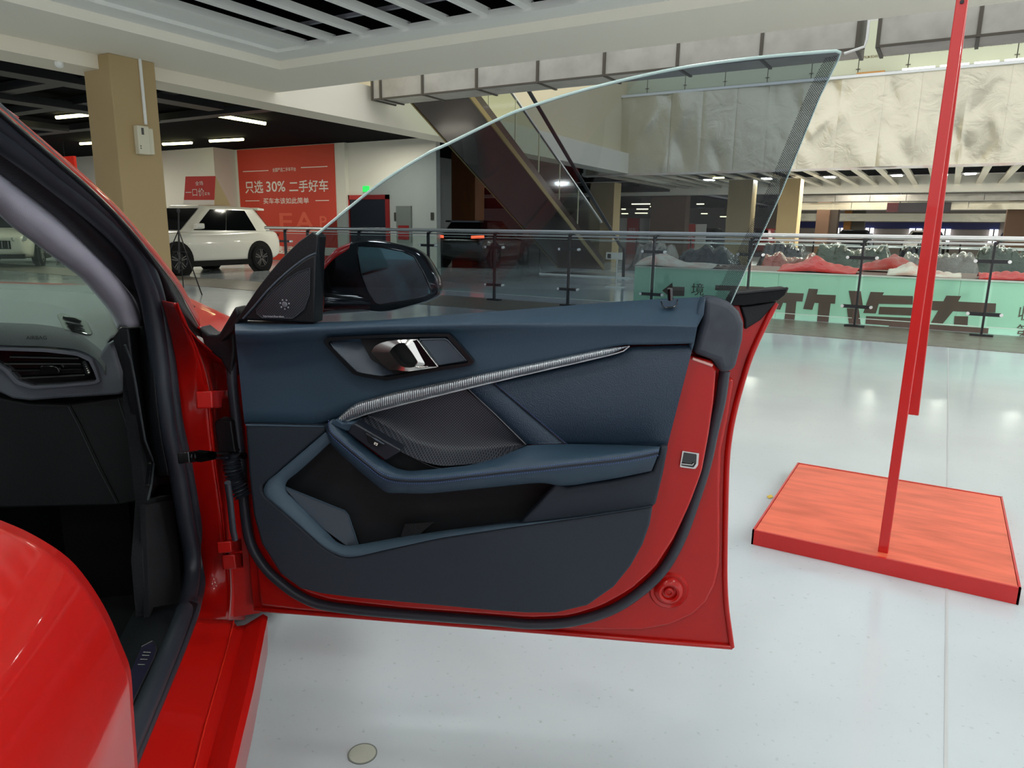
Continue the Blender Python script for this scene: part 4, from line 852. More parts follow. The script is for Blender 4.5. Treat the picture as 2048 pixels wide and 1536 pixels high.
# sill inner trim and scuff plate
t_in = sill_row([(384, 1212), (366, 1262), (322, 1370), (258, 1520)], .40, -1.9)
surf('sill_trim', [drop(t_in, .004, .012), drop(t_in, .012, 0), drop(t_in, .010, -.03), drop(t_in, .004, -.11), drop(t_in, -.06, -.135), drop(t_in, -.18, -.15)], M_blk, CAR, n=50, thick=.003)
sp = [(283, 1293), (305, 1282), (311, 1290), (313, 1300), (308, 1316), (264, 1407), (236, 1466), (206, 1466)]
slab('scuff_plate', [onz(x, y, .413) for x, y in sp], (0, 0, -.004), mat('scuff_blue', (40, 38, 62), .35, metal=.5), CAR, bev=.001)
for y in (1305, 1311, 1319, 1329.5): tube('scuff_line', [onz(301 - (y - 1305) * .45, y, .414), onz(287 - (y - 1305) * .45, y - .5, .414)], .0009, M_spoke, CAR, segs=5)
tube('scuff_edge', [onz(x, y, .4135) for x, y in ((283, 1293), (305, 1282), (311, 1290), (313, 1300), (308, 1316), (264, 1407), (240, 1460))], .0008, M_spoke, CAR, segs=5)
# --- bonnet and wing ahead of the door
def wing(a): return .935 + .012 * max(0, a - .6) - .25 * max(0, a - 1.3) ** 2
rows = []
for b, dz, m_ in ((-1.5, -.02, 0), (-.85, .035, 0), (-.4, .02, 0), (-.22, .0, 0), (-.17, .018, 0), (-.10, .012, 0), (-.04, -.02, 0), (-.005, -.10, 0), (.012, -.22, 0), (.012, -.33, 0)):
    rows.append([car(a, b - .36 * max(0, a - .55), wing(a) + dz) for a in np.linspace(.2 if b > -.13 else .68, 1.75, 30)])
bon = surf('bonnet', rows, M_red, CAR, n=30, thick=.003)
# wing below: panel with the wheel opening
pl = [(.10, .30), (.10, .86), (.24, .80), (.24, .62), (1.75, .56), (1.75, .28), (1.0, .28)] 
arcp = [(.62 + .40 * math.cos(t), .34 + .38 * math.sin(t)) for t in np.linspace(0, math.pi, 16)]
wingp = [(.11, .27), (.11, .80), (.24, .72), (.3, .70), (1.2, .64), (1.6, .58), (1.6, .3)] + [p for p in arcp if p[1] > .3]
slab('wing', [car(a, .004, z) for a, z in wingp], -cr * .03, M_red, CAR)
tw = empty('wheel_axis', car(.62, -.1, .33)) if False else None
ax = np.array([.0, 0, 0]); wdir = cr * math.cos(-.2) + cf * math.sin(-.2)
ty = lathe('front_wheel', [(.2, -.1), (.29, -.11), (.325, -.085), (.33, -.05), (.326, -.045), (.33, -.04), (.331, -.005), (.326, 0), (.331, .005), (.33, .04), (.326, .045), (.33, .05), (.322, .09), (.29, .108), (.235, .1), (.22, .06), (.0, .05)], M_tyre, CAR, segs=48, origin=car(.66, -.05, .332), axis=wdir)
lathe('rim', [(.22, .06), (.225, .1), (.2, .095), (.05, .075), (.0, .08)], M_rim, ty, segs=32, origin=car(.66, -.05, .332), axis=wdir)
cbox('inner_arch', .25, 1.1, -.45, -.3, .15, .7, M_clad)
# windscreen, roof and the far body
A_, B_ = .74, -.52
ws = [car(.62, -.17, .95), car(-.42, -.22, 1.30), car(-.42, -1.5, 1.30), car(.62, -1.55, .95)]
M_ws = glass_mat('windscreen_glass', (222, 232, 226), refl=.7)
slab('windscreen', ws, cf * .004 + np.array([0, 0, .003]), M_ws, CAR)
slab('windscreen_base', [car(.70, -.17, .925), car(.62, -.17, .955), car(.62, -1.55, .955), car(.70, -1.55, .925)], (0, 0, -.03), M_glossb, CAR)
rf = [[car(a, b, z) for a in np.linspace(-.44, -2.2, 12)] for b, z in ((-.20, 1.32), (-.27, 1.375), (-.85, 1.41), (-1.45, 1.375), (-1.5, 1.32))]
rf = [[p + np.array([0, 0, .03 * math.sin(math.pi * i / 11)]) for i, p in enumerate(r)] for r in rf]
surf('roof', rf, M_red, CAR, n=12, thick=.02)
slab('headlining', [car(-.5, -.27, 1.36), car(-2.1, -.27, 1.36), car(-2.1, -1.45, 1.36), car(-.5, -1.45, 1.36)], (0, 0, -.015), M_lav, CAR)
cbox('far_glass_side', -2.2, .0, -1.56, -1.54, .98, 1.3, glass_mat('side_glass', (150, 165, 155)))
# --- rear door: outer skin just left of the camera
prof = [onz(0, 0, .5)]
def rdp(x, y, a): return onp(x, y, car(a, 0, 0), cf)
edge_px = [(-40, 1024), (0, 1040), (60, 1066), (130, 1110), (175, 1160), (215, 1225), (243, 1290), (261, 1338), (266, 1400), (271, 1470), (276, 1540), (280, 1600)]
EP = [(rdp(x, y, -1.06)) for x, y in crv(edge_px, 40)]
rows = []
for s_, off in ((0.012, -.03), (0, 0), (-.02, .003), (-.1, .004), (-.3, .004), (-.6, .002), (-.95, -.004)):
    rows.append([p + cf * s_ + cr * off for p in EP])
rd = surf('rear_door', rows, M_red, CAR, n=40, thick=.003, smooth=True)
low = EP[-1]; bl_ = np.dot(low - O, cr); zl = low[2]
surf('rear_door_lower', [[car(-1.06 + .012, bl_ - .03 - .02 * t, zl + (.36 - zl) * t) for t in np.linspace(0, 1, 8)]] + [[car(a, bl_ - .02 * t ** 2, zl + (.36 - zl) * t) for t in np.linspace(0, 1, 8)] for a in (-1.06, -1.3, -1.7, -2.0)], M_red, CAR, n=8, thick=.003)
topb = EP[0]; tb = np.dot(topb - O, cr); zt_ = topb[2]
surf('rear_window', [[car(a, tb - .02, zt_ + .004), car(a, tb - .02 - .16, 1.33)] for a in (-1.12, -1.5, -2.0)], glass_mat('side_glass', (150, 165, 155)), CAR, n=4)
cbox('b_pillar', -1.13, -1.06, -.16, -.10, .40, 1.0, M_blk)
cbox('rear_body', -3.2, -2.02, -1.6, -.02, .3, .98, M_red, .08)
rw = lathe('rear_wheel', [(.2, -.1), (.29, -.11), (.33, -.08), (.33, .08), (.29, .108), (.235, .1), (.0, .08)], M_tyre, CAR, segs=32, origin=car(-2.1, -.13, .332), axis=cr)
# --- hinge hardware between pillar and door
M_rdk = M_red
def hslab(name, px, a, d, m, par=CAR, bev=.002): return slab(name, [ona(x, y, a) for x, y in px], cf * d, m, par, bev=bev)
slab('hinge_upper', [onb(x, y, -.03) for x, y in ((424, 782), (463, 780), (464, 797), (445, 799), (443, 816), (426, 816))], -cr * .03, M_red, CAR, bev=.003)
slab('hinge_lower', [onb(x, y, -.03) for x, y in ((462, 1082), (484, 1076), (492, 1100), (478, 1104), (464, 1104))], -cr * .03, M_red, CAR, bev=.003)
slab('hinge_pin_block', [onb(x, y, -.03) for x, y in ((470, 1108), (494, 1104), (495, 1135), (473, 1137))], -cr * .03, M_red, CAR, bev=.004)
slab('recess_back', [ona(x, y, .31) for x, y in ((425, 720), (480, 700), (500, 800), (510, 900), (520, 1050), (520, 1226), (455, 1236), (456, 1100), (444, 960), (430, 850), (418, 790))], cf * .01, M_red, CAR)
slab('check_link', [onb(x, y, -.06) for x, y in ((378, 903), (398, 900), (402, 924), (380, 926))], -cr * .02, M_glossb, CAR, bev=.002)
lathe('check_bolt', [(.006, 0), (.006, .004), (.0, .005)], M_post, CAR, segs=10, origin=onb(390, 913, -.058), axis=cr)
tube('check_strap', [onb(400, 912, -.05), onb(425, 911, -.02), DP(460, 912, -.03), DP(492, 911, -.03)], [.012, .008, .007, .007], M_glossb, CAR, segs=10)
slab('cable_cover', [DP(x, y, -.015) for x, y in ((428, 845), (436, 839), (462, 842), (470, 900), (474, 905), (436, 906))], -dn * .03, M_blk, CAR, bev=.004)
gp = [DP(x, y, -.012) for x, y in crv([(462, 908), (464, 930), (470, 955), (478, 975), (486, 992)], 60)]
tube('cable_gaiter', gp, [.017 + .0035 * math.sin(i * 1.3) for i in range(60)], M_rub, CAR, segs=14)
for nm, px in (('pillar_strut', [(455, 965), (460, 1000), (466, 1060), (470, 1078)]),): tube(nm, [onb(x, y, .0) for x, y in px], .006, M_rub, CAR, segs=8)
# black mirror-base filler at the front top of the door
slab('wing_filler', [DP(x, y, -.03) for x, y in ((396, 652), (416, 668), (436, 670), (470, 612), (480, 628), (468, 664), (470, 700), (462, 760), (440, 720), (408, 694))], -dn * .05, M_blk, CAR, bev=.006)
# ================================================================== the open front door
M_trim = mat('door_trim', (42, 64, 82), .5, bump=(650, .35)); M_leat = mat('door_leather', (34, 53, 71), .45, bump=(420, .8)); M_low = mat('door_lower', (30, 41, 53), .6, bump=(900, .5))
M_rim_ = mat('pocket_rim', (64, 84, 100), .55, bump=(900, .5)); M_pit = mat('recess_shade', (16, 18, 22), .7)  # upward rim painted lit, pocket and recess backs painted in shade
M_chrome = mat('satin_chrome', (206, 204, 200), .2, metal=1.); M_stitch = mat('blue_stitch', (66, 84, 150), .6); M_seam = mat('seam_dark', (18, 22, 38), .6)
M_pleat = mat('plastic_grey', (58, 68, 80), .5)
shell_px = [(452, 694), (640, 655), (900, 640), (1200, 612), (1440, 605), (1500, 612), (1556, 604), (1545, 630), (1524, 672), (1504, 718), (1490, 760), (1475, 815), (1464, 870), (1458, 930), (1455, 1040), (1454, 1150), (1457, 1210), (1463, 1255), (1469, 1299), (1300, 1285), (1100, 1268), (900, 1252), (700, 1236), (506, 1222), (498, 1130), (488, 1000), (476, 880), (464, 780)]
DOOR = dslab('front_door', shell_px, -.075, -.115, M_red, CAR, bev=.004)
D = DOOR
# hem flange along the rear and lower edge
hem = [(1552, 606), (1521, 668), (1500, 716), (1486, 760), (1471, 815), (1460, 870), (1454, 930), (1451, 1040), (1450, 1150), (1453, 1212), (1459, 1258), (1464, 1294), (1300, 1281), (1100, 1264), (900, 1248), (700, 1232), (510, 1218)]
tube('door_hem', [DP(x, y, -.072) for x, y in crv(hem[:12], 60)] , .006, M_red, D, segs=8)
tube('door_hem', [DP(x, y, -.072) for x, y in hem[11:]], .006, M_red, D, segs=8)
# stepped inner skin: outer step, then raised inner panel
step = [(1440, 745), (1470, 760), (1458, 830), (1444, 900), (1441, 980), (1441, 1080), (1440, 1130), (1432, 1170), (1415, 1205), (1385, 1232), (1340, 1252), (1285, 1262), (1200, 1262), (1000, 1252), (800, 1238), (600, 1222), (520, 1212), (510, 1120), (498, 1000), (486, 860), (478, 760), (520, 700), (1380, 690)]
dslab('inner_skin', step, -.058, -.078, M_red, D, bev=.008)
inner = [(1378, 712), (1434, 724), (1428, 800), (1418, 870), (1404, 945), (1380, 1010), (1350, 1075), (1310, 1137), (1262, 1180), (1205, 1212), (1140, 1232), (1060, 1236), (1000, 1231), (800, 1216), (660, 1200), (610, 1184), (560, 1150), (520, 1090), (506, 1030), (496, 950), (490, 850), (520, 720)]
inner_h = [(1325, 780), (1315, 830), (1300, 900), (1270, 1000), (1240, 1060), (1200, 1110), (1100, 1160), (900, 1150), (700, 1140), (620, 1110), (575, 1050), (552, 1000), (548, 950), (550, 880), (560, 800), (700, 770), (1000, 760)]
bevel(ring('raised_panel', [DP(x, y, -.012) for x, y in inner], [DP(x, y, -.012) for x, y in inner_h], -dn * .048, M_red, D, n=120), .006, 3)
tube('panel_lip_glint', [DP(1385, 717, -.010), DP(1425, 731, -.010)], .003, mat('lip_highlight', (236, 180, 170), .2), D, segs=6)  # pale tube paints the highlight along the red lip
# weather strip around the panel
ws_px = [(1449, 742), (1441, 800), (1427, 860), (1413, 925), (1391, 996), (1362, 1076), (1324, 1142), (1268, 1193), (1208, 1226), (1132, 1245), (1059, 1248), (1000, 1243), (880, 1234), (733, 1222), (645, 1210), (601, 1193), (566, 1169), (534, 1140), (510, 1105), (497, 1070), (487, 996), (482, 923), (474, 850), (466, 780), (462, 720)]
tube('weather_strip', [DP(x, y, -.042) for x, y in crv(ws_px, 160)], .0115, M_rub, D, segs=12)
# rubber-like corner cover and belt end seal
cc = [(1410, 594), (1440, 597), (1462, 606), (1480, 624), (1489, 648), (1487, 680), (1478, 715), (1471, 742), (1440, 748), (1434, 724), (1384, 706), (1392, 688), (1406, 640)]
o = dslab('corner_cover', cc, .002, -.07, mat('cover_grey', (50, 56, 66), .6, noise=(18, .35, (84, 92, 102))), D, bev=.014, curve=False)
dslab('belt_seal', [(1455, 612), (1470, 586), (1480, 583), (1576, 576), (1570, 590), (1556, 601), (1500, 610)], -.05, -.1, mat('belt_rubber', (14, 16, 20), .6, spec=.2), D, bev=.002)
tube('belt_seal_edge', [DP(1466, 588, -.05), DP(1575, 577, -.05)], .003, M_blk, D, segs=6)
dslab('belt_seal_foot', [(1480, 612), (1500, 610), (1556, 602), (1522, 640), (1490, 660), (1489, 640)], -.066, -.09, M_blk, D, bev=.004)
# --- upper trim with shelf and crease
top_e = [(470, 642), (500, 641), (630, 645), (760, 640), (1000, 622), (1200, 606), (1330, 597), (1413, 594)]
crease = [(470, 662), (500, 664), (630, 655), (760, 650), (1000, 646), (1200, 647), (1330, 649), (1394, 652)]
low_e = [(489, 848), (560, 849), (648, 851), (674, 841), (720, 815), (800, 795), (920, 765), (1050, 735), (1180, 705), (1252, 690), (1330, 689), (1387, 687)]
def mixr(A, B, t, n=14):
    A = resample(A, n); B = resample(B, n); return [tuple(a * (1 - t) + b * t) for a, b in zip(A, B)]
def wr(px, ws, n=14):
    """attach depth: ws is a number or list interpolated along the row"""
    P = resample(px, n); W = np.interp(np.linspace(0, 1, n), np.linspace(0, 1, len(ws)), ws) if hasattr(ws, '__len__') else [ws] * n
    return [(p[0], p[1], w_) for p, w_ in zip(P, W)]
up_rows = [wr(top_e, -.045), wr(top_e, -.03), wr(mixr(top_e, crease, .5), [.025, .014, .012, .012]), wr(mixr(top_e, crease, .85), [.055, .038, .034, .034]), wr(crease, [.066, .048, .041, .041]), wr(mixr(crease, low_e, .05), [.064, .048, .043, .043]), wr(mixr(crease, low_e, .12), [.006, .028, .042, .042]), wr(mixr(crease, low_e, .25), [-.006, .010, .036, .04]), wr(mixr(crease, low_e, .5), [-.004, .012, .030, .035]), wr(mixr(crease, low_e, .85), [.012, .02, .03, .033]), wr(mixr(crease, low_e, .97), [.014, .02, .03, .033]), wr(low_e, [.006, .012, .022, .025]), wr(low_e, -.012)]
ut = dsurf('upper_trim', up_rows, M_trim, D, n=90)
# end cheek at the lock side
dslab('trim_end', [(1412, 595), (1408, 630), (1395, 655), (1389, 688), (1384, 704), (1378, 690), (1385, 652), (1400, 610)], .02, -.04, M_trim, D, bev=.004)
# lock pin
dslab('pin_plate', [(1322, 602), (1355, 599), (1354, 608), (1348, 614), (1330, 615), (1325, 611)], .012, .0, M_trim, D, bev=.001)
tube('pin_gasket', [DP(x, y, .0125) for x, y in ((1322, 602), (1325, 611), (1330, 615), (1348, 614), (1354, 608), (1355, 599))], .0012, M_glossb, D, segs=6)
pin0, pin1 = DP(1341, 601, .008), DP(1340, 578, .008)
tube('lock_pin', [pin0, pin1], .0055, M_glossb, D, segs=14)
lathe('pin_tip', [(.0055, 0), (.004, .002), (.0, .0022)], M_spoke, D, segs=12, origin=pin1, axis=(0, 0, 1))
# --- inner handle
def hz(P): return [(640 + x / 6.4, 640 + y / 6.4) for x, y in P]
b_out = hz([(48, 265), (95, 228), (300, 215), (1000, 185), (1600, 178), (1680, 208), (1950, 515), (1950, 560), (1880, 592), (1500, 655), (900, 770), (780, 766), (480, 712), (380, 650), (60, 310)])
b_in = hz([(110, 290), (150, 265), (320, 250), (1000, 222), (1590, 214), (1640, 236), (1890, 520), (1885, 545), (1840, 560), (1490, 612), (890, 726), (790, 722), (510, 676), (430, 630), (120, 320)])
ring('handle_bezel', [DP(x, y, .046) for x, y in crv(b_out, None, True)[:-1]], [DP(x, y, .046) for x, y in crv(b_in, None, True)[:-1]], -dn * .02, mat('bezel_dark', (10, 13, 17), .3), D, n=90)
cup_l = hz([(130, 300), (200, 400), (330, 560), (430, 650), (520, 685), (800, 715)])
cup_r = hz([(130, 290), (640, 262), (700, 330), (760, 420), (850, 560), (960, 690)])
dsurf('handle_cup', [wr(cup_l, .042), wr(mixr(cup_l, cup_r, .35), [.040, .036, .034, .038]), wr(mixr(cup_l, cup_r, .7), [.036, .022, .018, .028]), wr(cup_r, [.034, .012, .006, .02])], M_pleat, D, n=30)
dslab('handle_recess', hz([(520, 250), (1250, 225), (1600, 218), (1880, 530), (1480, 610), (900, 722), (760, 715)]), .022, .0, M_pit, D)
h_out = hz([(655, 410), (690, 345), (760, 300), (860, 272), (1000, 256), (1240, 247), (1375, 430), (1510, 602), (1330, 632), (1150, 657), (1060, 652), (980, 640), (890, 640), (800, 570), (720, 480)])
h_in = hz([(890, 405), (930, 350), (980, 312), (1030, 293), (1090, 290), (1175, 410), (1248, 525), (1252, 550), (1215, 600), (1150, 612), (1080, 606), (1025, 580), (985, 535), (935, 470)])
def hw(x): return .062 - .022 * max(0, min(1, (740 - x) / 40.)) if x < 760 else .062 - .01 * max(0, (x - 800) / 80.)
ring('door_handle', [DP(x, y, hw(x)) for x, y in h_out], [DP(x, y, .064) for x, y in h_in], -dn * .03, M_chrome, D, n=70)
slab('handle_blade', [DP(x, y, .060) for x, y in hz([(1085, 296), (1235, 254), (1495, 598), (1230, 604), (1256, 545), (1250, 525)])], -dn * .006, mat('chrome_dark_reflect', (96, 88, 100), .18, metal=1.), D)  # darker chrome stands in for the dark reflection on the blade
tube('handle_edge', [DP(x, y, .0625) for x, y in hz([(1240, 250), (1375, 430), (1508, 600)])], .0016, M_chrome, D, segs=8)
tube('blade_edge', [DP(x, y, .062) for x, y in crv(hz([(1085, 296), (1175, 410), (1248, 525), (1245, 560), (1215, 596), (1300, 604), (1380, 598)]), 30)], .0016, M_chrome, D, segs=8)
dslab('release_panel', hz([(1285, 258), (1590, 252), (1630, 270), (1865, 515), (1850, 530), (1525, 585)]), .036, .02, M_pleat, D, bev=.002)
tube('release_highlight', [DP(x, y, .037) for x, y in hz([(1275, 246), (1600, 240), (1640, 260), (1875, 520)])], .0016, mat('edge_highlight', (96, 106, 118), .4), D, segs=8)  # lighter grey line paints the highlight on the panel edge
# --- ribbed silver strip
st_t = [(674, 838), (680, 824), (720, 803), (800, 782), (920, 757), (1050, 730), (1180, 703), (1240, 692), (1259, 692)]
st_b = [(680, 846), (700, 840), (740, 826), (820, 805), (930, 778), (1060, 747), (1190, 717), (1244, 703), (1259, 692)]
M_strip2 = mat('silver_strip', (158, 164, 170), .3, metal=.8)
def rib(m):
    nt = m.node_tree; b = nt.nodes['Principled BSDF']; tc = nt.nodes.new('ShaderNodeTexCoord'); wv = nt.nodes.new('ShaderNodeTexWave'); wv.inputs['Scale'].default_value = 70; wv.wave_type = 'BANDS'; wv.bands_direction = 'X'
    bp = nt.nodes.new('ShaderNodeBump'); bp.inputs['Strength'].default_value = .7; bp.inputs['Distance'].default_value = .001; nt.links.new(tc.outputs['UV'], wv.inputs['Vector']); nt.links.new(wv.outputs[0], bp.inputs['Height']); nt.links.new(bp.outputs[0], b.inputs['Normal'])
rib(M_strip2)
so = dsurf('trim_strip', [wr(st_t, .024), wr(st_t, .038), wr(mixr(st_t, st_b, .3), .047), wr(mixr(st_t, st_b, .7), .046), wr(st_b, .034), wr(st_b, .02)], M_strip2, D, n=70); add_uv(so, door_uv)
tube('strip_edge', [DP(x, y, .036) for x, y in crv(st_b, 40)], .0016, mat('strip_line', (200, 205, 210), .3, metal=.6), D, segs=6)
# --- leather insert, diagonal band, speaker mesh
ins_t = [(986, 764), (1060, 748), (1190, 718), (1246, 704), (1262, 694), (1330, 691), (1387, 690)]
ins_b = [(1132, 887), (1180, 888), (1240, 889), (1280, 889), (1310, 890), (1325, 890), (1335, 891)]
dsurf('leather_insert', [wr(ins_t, -.0), wr(ins_t, .012), wr(mixr(ins_t, ins_b, .06), .018), wr(mixr(ins_t, ins_b, .5), [.02, .024, .02]), wr(mixr(ins_t, ins_b, .95), [.018, .022, .018, .012]), wr(ins_b, [.008, .008, .004]), wr([(x, y + 9) for x, y in ins_b], -.004)], M_leat, D, n=60)
bd_l = [(931, 773), (990, 828), (1052, 889)]; bd_r = [(984, 763), (1060, 828), (1130, 887)]
dsurf('diagonal_band', [wr(bd_l, .002), wr(bd_l, .014), wr(mixr(bd_l, bd_r, .2), .021), wr(mixr(bd_l, bd_r, .8), .020), wr(bd_r, .012)], M_leat, D, n=30)
tube('band_seam', [DP(x, y, .017) for x, y in bd_r], .0016, M_seam, D, segs=6)
def stitches(pts, r, m, par, n, name='stitching', duty=.62):
    P = resample(pts, n * 2); V, Fc = [], []
    for i in range(n):
        a = P[2 * i]; b = a + (P[min(2 * i + 1, 2 * n - 1)] - a) * duty * 1.5; t = b - a; t = t / (np.linalg.norm(t) + 1e-9); s = np.cross(t, dn); s /= np.linalg.norm(s) + 1e-9
        q = len(V); V += [a + s * r, a - s * r, b - s * r, b + s * r, a + dn * r, b + dn * r]; Fc += [(q, q + 4, q + 5, q + 3), (q + 4, q + 1, q + 2, q + 5)]
    return mk(name, V, Fc, m, par, fix=False, kind='stuff')
stitches([DP(x + 4, y + 1, .0225) for x, y in bd_r], .0007, M_stitch, D, 45)
M_mesh = dots_mat('speaker_mesh', (66, 70, 80), (14, 15, 18), 230, .36, .5, bump=.6)
ms_t = [(735, 829), (780, 815), (839, 799), (890, 786), (929, 776), (970, 812), (1010, 851), (1050, 888)]
ms_m = [(737, 831), (780, 857), (830, 884), (880, 896), (930, 898), (980, 897), (1020, 893), (1051, 889)]
ms_b = [(709, 844), (760, 879), (810, 908), (850, 925), (890, 932), (950, 927), (1000, 915), (1052, 890)]
o = dsurf('speaker_grille', [wr(ms_t, .008), wr(mixr(ms_t, ms_m, .5), .0), wr(mixr(ms_t, ms_m, .93), -.004), wr(mixr(ms_m, ms_b, .1), .002), wr(mixr(ms_m, ms_b, .55), .022), wr(ms_b, .04)], M_mesh, D, n=60); add_uv(o, door_uv)
tube('grille_edge', [DP(x, y, .014) for x, y in bd_l], .0014, mat('grille_line', (110, 112, 118), .4), D, segs=6)
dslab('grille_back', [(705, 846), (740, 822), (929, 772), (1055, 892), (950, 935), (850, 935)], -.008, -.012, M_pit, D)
# --- armrest
rA = [(676, 838), (696, 864), (728, 890), (769, 921), (801, 942), (860, 939), (940, 930), (1000, 914), (1056, 890), (1130, 888), (1230, 889), (1322, 893)]
rB = [(665, 838), (676, 862), (708, 892), (748, 924), (788, 949), (850, 950), (940, 942), (1010, 934), (1080, 927), (1150, 919), (1250, 906), (1320, 894)]
rC = [(657, 845), (660, 864), (690, 892), (735, 929), (778, 957), (850, 962), (940, 953), (1010, 945), (1080, 938), (1150, 930), (1250, 919), (1317, 906)]
rD = [(652, 850), (654, 870), (684, 903), (726, 940), (772, 972), (850, 976), (940, 966), (1010, 959), (1080, 952), (1150, 946), (1250, 933), (1311, 922)]
rE = [(650, 852), (652, 874), (680, 908), (726, 949), (770, 985), (850, 988), (940, 979), (1010, 972), (1078, 965), (1130, 973), (1230, 957), (1303, 942)]
wb_ = [.04, .06, .075, .085, .085, .085, .08, .07]
arm = dsurf('armrest', [wr(rA, [.03, .035, .04, .05, .04, .02, .012, .012], 24), wr(mixr(rA, rB, .25, 24), [.036, .05, .06, .065, .05, .035, .03, .03], 24), wr(mixr(rA, rB, .8, 24), [.042, .06, .075, .085, .085, .08, .07, .06], 24), wr(rB, [v + .004 for v in wb_], 24), wr(mixr(rB, rC, .6, 24), [v + .010 for v in wb_], 24), wr(rC, [v + .010 for v in wb_], 24), wr(mixr(rC, rD, .15, 24), [v + .011 for v in wb_], 24), wr(rD, [v + .006 for v in wb_], 24), wr(mixr(rD, rE, .8, 24), [v - .004 for v in wb_], 24), wr(rE, [v - .02 for v in wb_], 24), wr(rE, -.01, 24)], M_trim, D, n=110)
sc = crv(rC, 80)
wsc = np.interp(np.linspace(0, 1, 80), np.linspace(0, 1, 8), [v + .0112 for v in wb_])
tube('armrest_seam', [DP(x, y, w_) for (x, y), w_ in zip(sc, wsc)], .0017, M_seam, D, segs=6)
for off in (-5, 5): stitches([DP(x, y + off, w_ + .0012) for (x, y), w_ in zip(sc, wsc)], .0008, M_stitch, D, 150)
dslab('armrest_cap', [(660, 848), (672, 838), (684, 846), (712, 845), (716, 852), (700, 864), (690, 862)], .052, .0, M_trim, D, bev=.003)
# switch panel
def sz(P): return [(640 + x / 6.827, 820 + y / 6.827) for x, y in P]
dslab('switch_panel', sz([(430, 205), (480, 185), (800, 370), (1108, 545), (1090, 575), (895, 692), (620, 490), (378, 310)]), .064, .03, mat('switch_black', (24, 30, 40), .45), D, bev=.003)
dslab('window_switch', sz([(615, 310), (760, 395), (880, 470), (850, 485), (790, 505), (740, 490), (655, 440)]), .070, .062, M_blk, D, bev=.002)
dslab('lever_highlight', sz([(700, 368), (760, 395), (880, 468), (850, 472), (750, 415)]), .073, .069, M_pleat, D, bev=.001)  # lighter grey piece paints the highlight along the lever
dslab('switch_icon', sz([(742, 440), (790, 462), (775, 490), (735, 468)]), .0722, .0700, M_signw, D); dslab('switch_icon', sz([(755, 458), (775, 466), (768, 478), (750, 470)]), .0728, .0720, M_blk, D)
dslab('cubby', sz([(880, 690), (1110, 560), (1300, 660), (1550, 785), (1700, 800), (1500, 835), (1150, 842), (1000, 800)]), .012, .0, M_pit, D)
tube('cubby_edge', [DP(x, y, .02) for x, y in crv(sz([(1115, 570), (1260, 640), (1400, 715), (1560, 780), (1660, 795)]), 20)], .0009, mat('grille_line', (110, 112, 118), .4), D, segs=6)
# --- lower trim, pocket
rim_o = [(651, 864), (590, 916), (525, 972), (525, 984), (530, 992), (586, 1040), (645, 1093), (674, 1111), (697, 1115), (721, 1112), (762, 1102), (880, 1076), (1040, 1052), (1170, 1034), (1306, 1013)]
rim_i = [(662, 884), (615, 928), (568, 968), (566, 974), (572, 982), (604, 1014), (645, 1055), (674, 1084), (695, 1092), (715, 1089), (806, 1073), (909, 1058), (1010, 1046), (1150, 1034), (1306, 1012)]
lt = [(490, 850), (560, 850), (652, 852)] + rim_o + [(1300, 1050), (1286, 1090), (1262, 1133), (1228, 1175), (1175, 1212), (1112, 1227), (1050, 1227), (1000, 1224), (850, 1210), (700, 1196), (640, 1188), (600, 1178), (560, 1148), (522, 1088), (506, 1030), (497, 950)]
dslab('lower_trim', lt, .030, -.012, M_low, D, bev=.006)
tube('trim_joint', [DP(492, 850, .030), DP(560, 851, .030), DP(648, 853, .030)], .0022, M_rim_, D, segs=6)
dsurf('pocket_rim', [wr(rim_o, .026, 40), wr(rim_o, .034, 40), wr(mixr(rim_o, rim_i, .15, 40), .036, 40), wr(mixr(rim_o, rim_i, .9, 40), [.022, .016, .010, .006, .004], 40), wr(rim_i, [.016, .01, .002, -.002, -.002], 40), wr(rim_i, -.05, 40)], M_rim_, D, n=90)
ps = [(1112, 966), (1132, 976), (1232, 960), (1305, 944), (1318, 905), (1320, 893), (1337, 892), (1326, 950), (1312, 1008), (1306, 1014), (1170, 1035), (1040, 1050), (1050, 1036), (1075, 1010)]
dslab('pocket_side', ps, .020, -.012, M_low, D, bev=.006)
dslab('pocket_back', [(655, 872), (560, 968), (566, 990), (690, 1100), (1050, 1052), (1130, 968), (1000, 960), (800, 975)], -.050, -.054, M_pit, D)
mk('bottle_holder', [DP(566, 973, .008), DP(630, 998, -.004), DP(690, 1022, -.014), DP(697, 1031, -.014), DP(716, 1089, -.014), DP(695, 1093, .002), DP(645, 1056, .004), DP(604, 1015, .006)], [(0, 1, 7), (1, 6, 7), (1, 2, 6), (2, 3, 6), (3, 4, 5), (3, 5, 6)], M_pleat, D, smooth=False)
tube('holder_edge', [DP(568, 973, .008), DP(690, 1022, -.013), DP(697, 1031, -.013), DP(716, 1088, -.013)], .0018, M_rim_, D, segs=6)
mk('pocket_rib', [DP(810, 1048, -.016), DP(868, 1044, -.016), DP(835, 1072, -.006), DP(800, 1078, -.006)], [(0, 1, 2, 3)], M_blk, D)
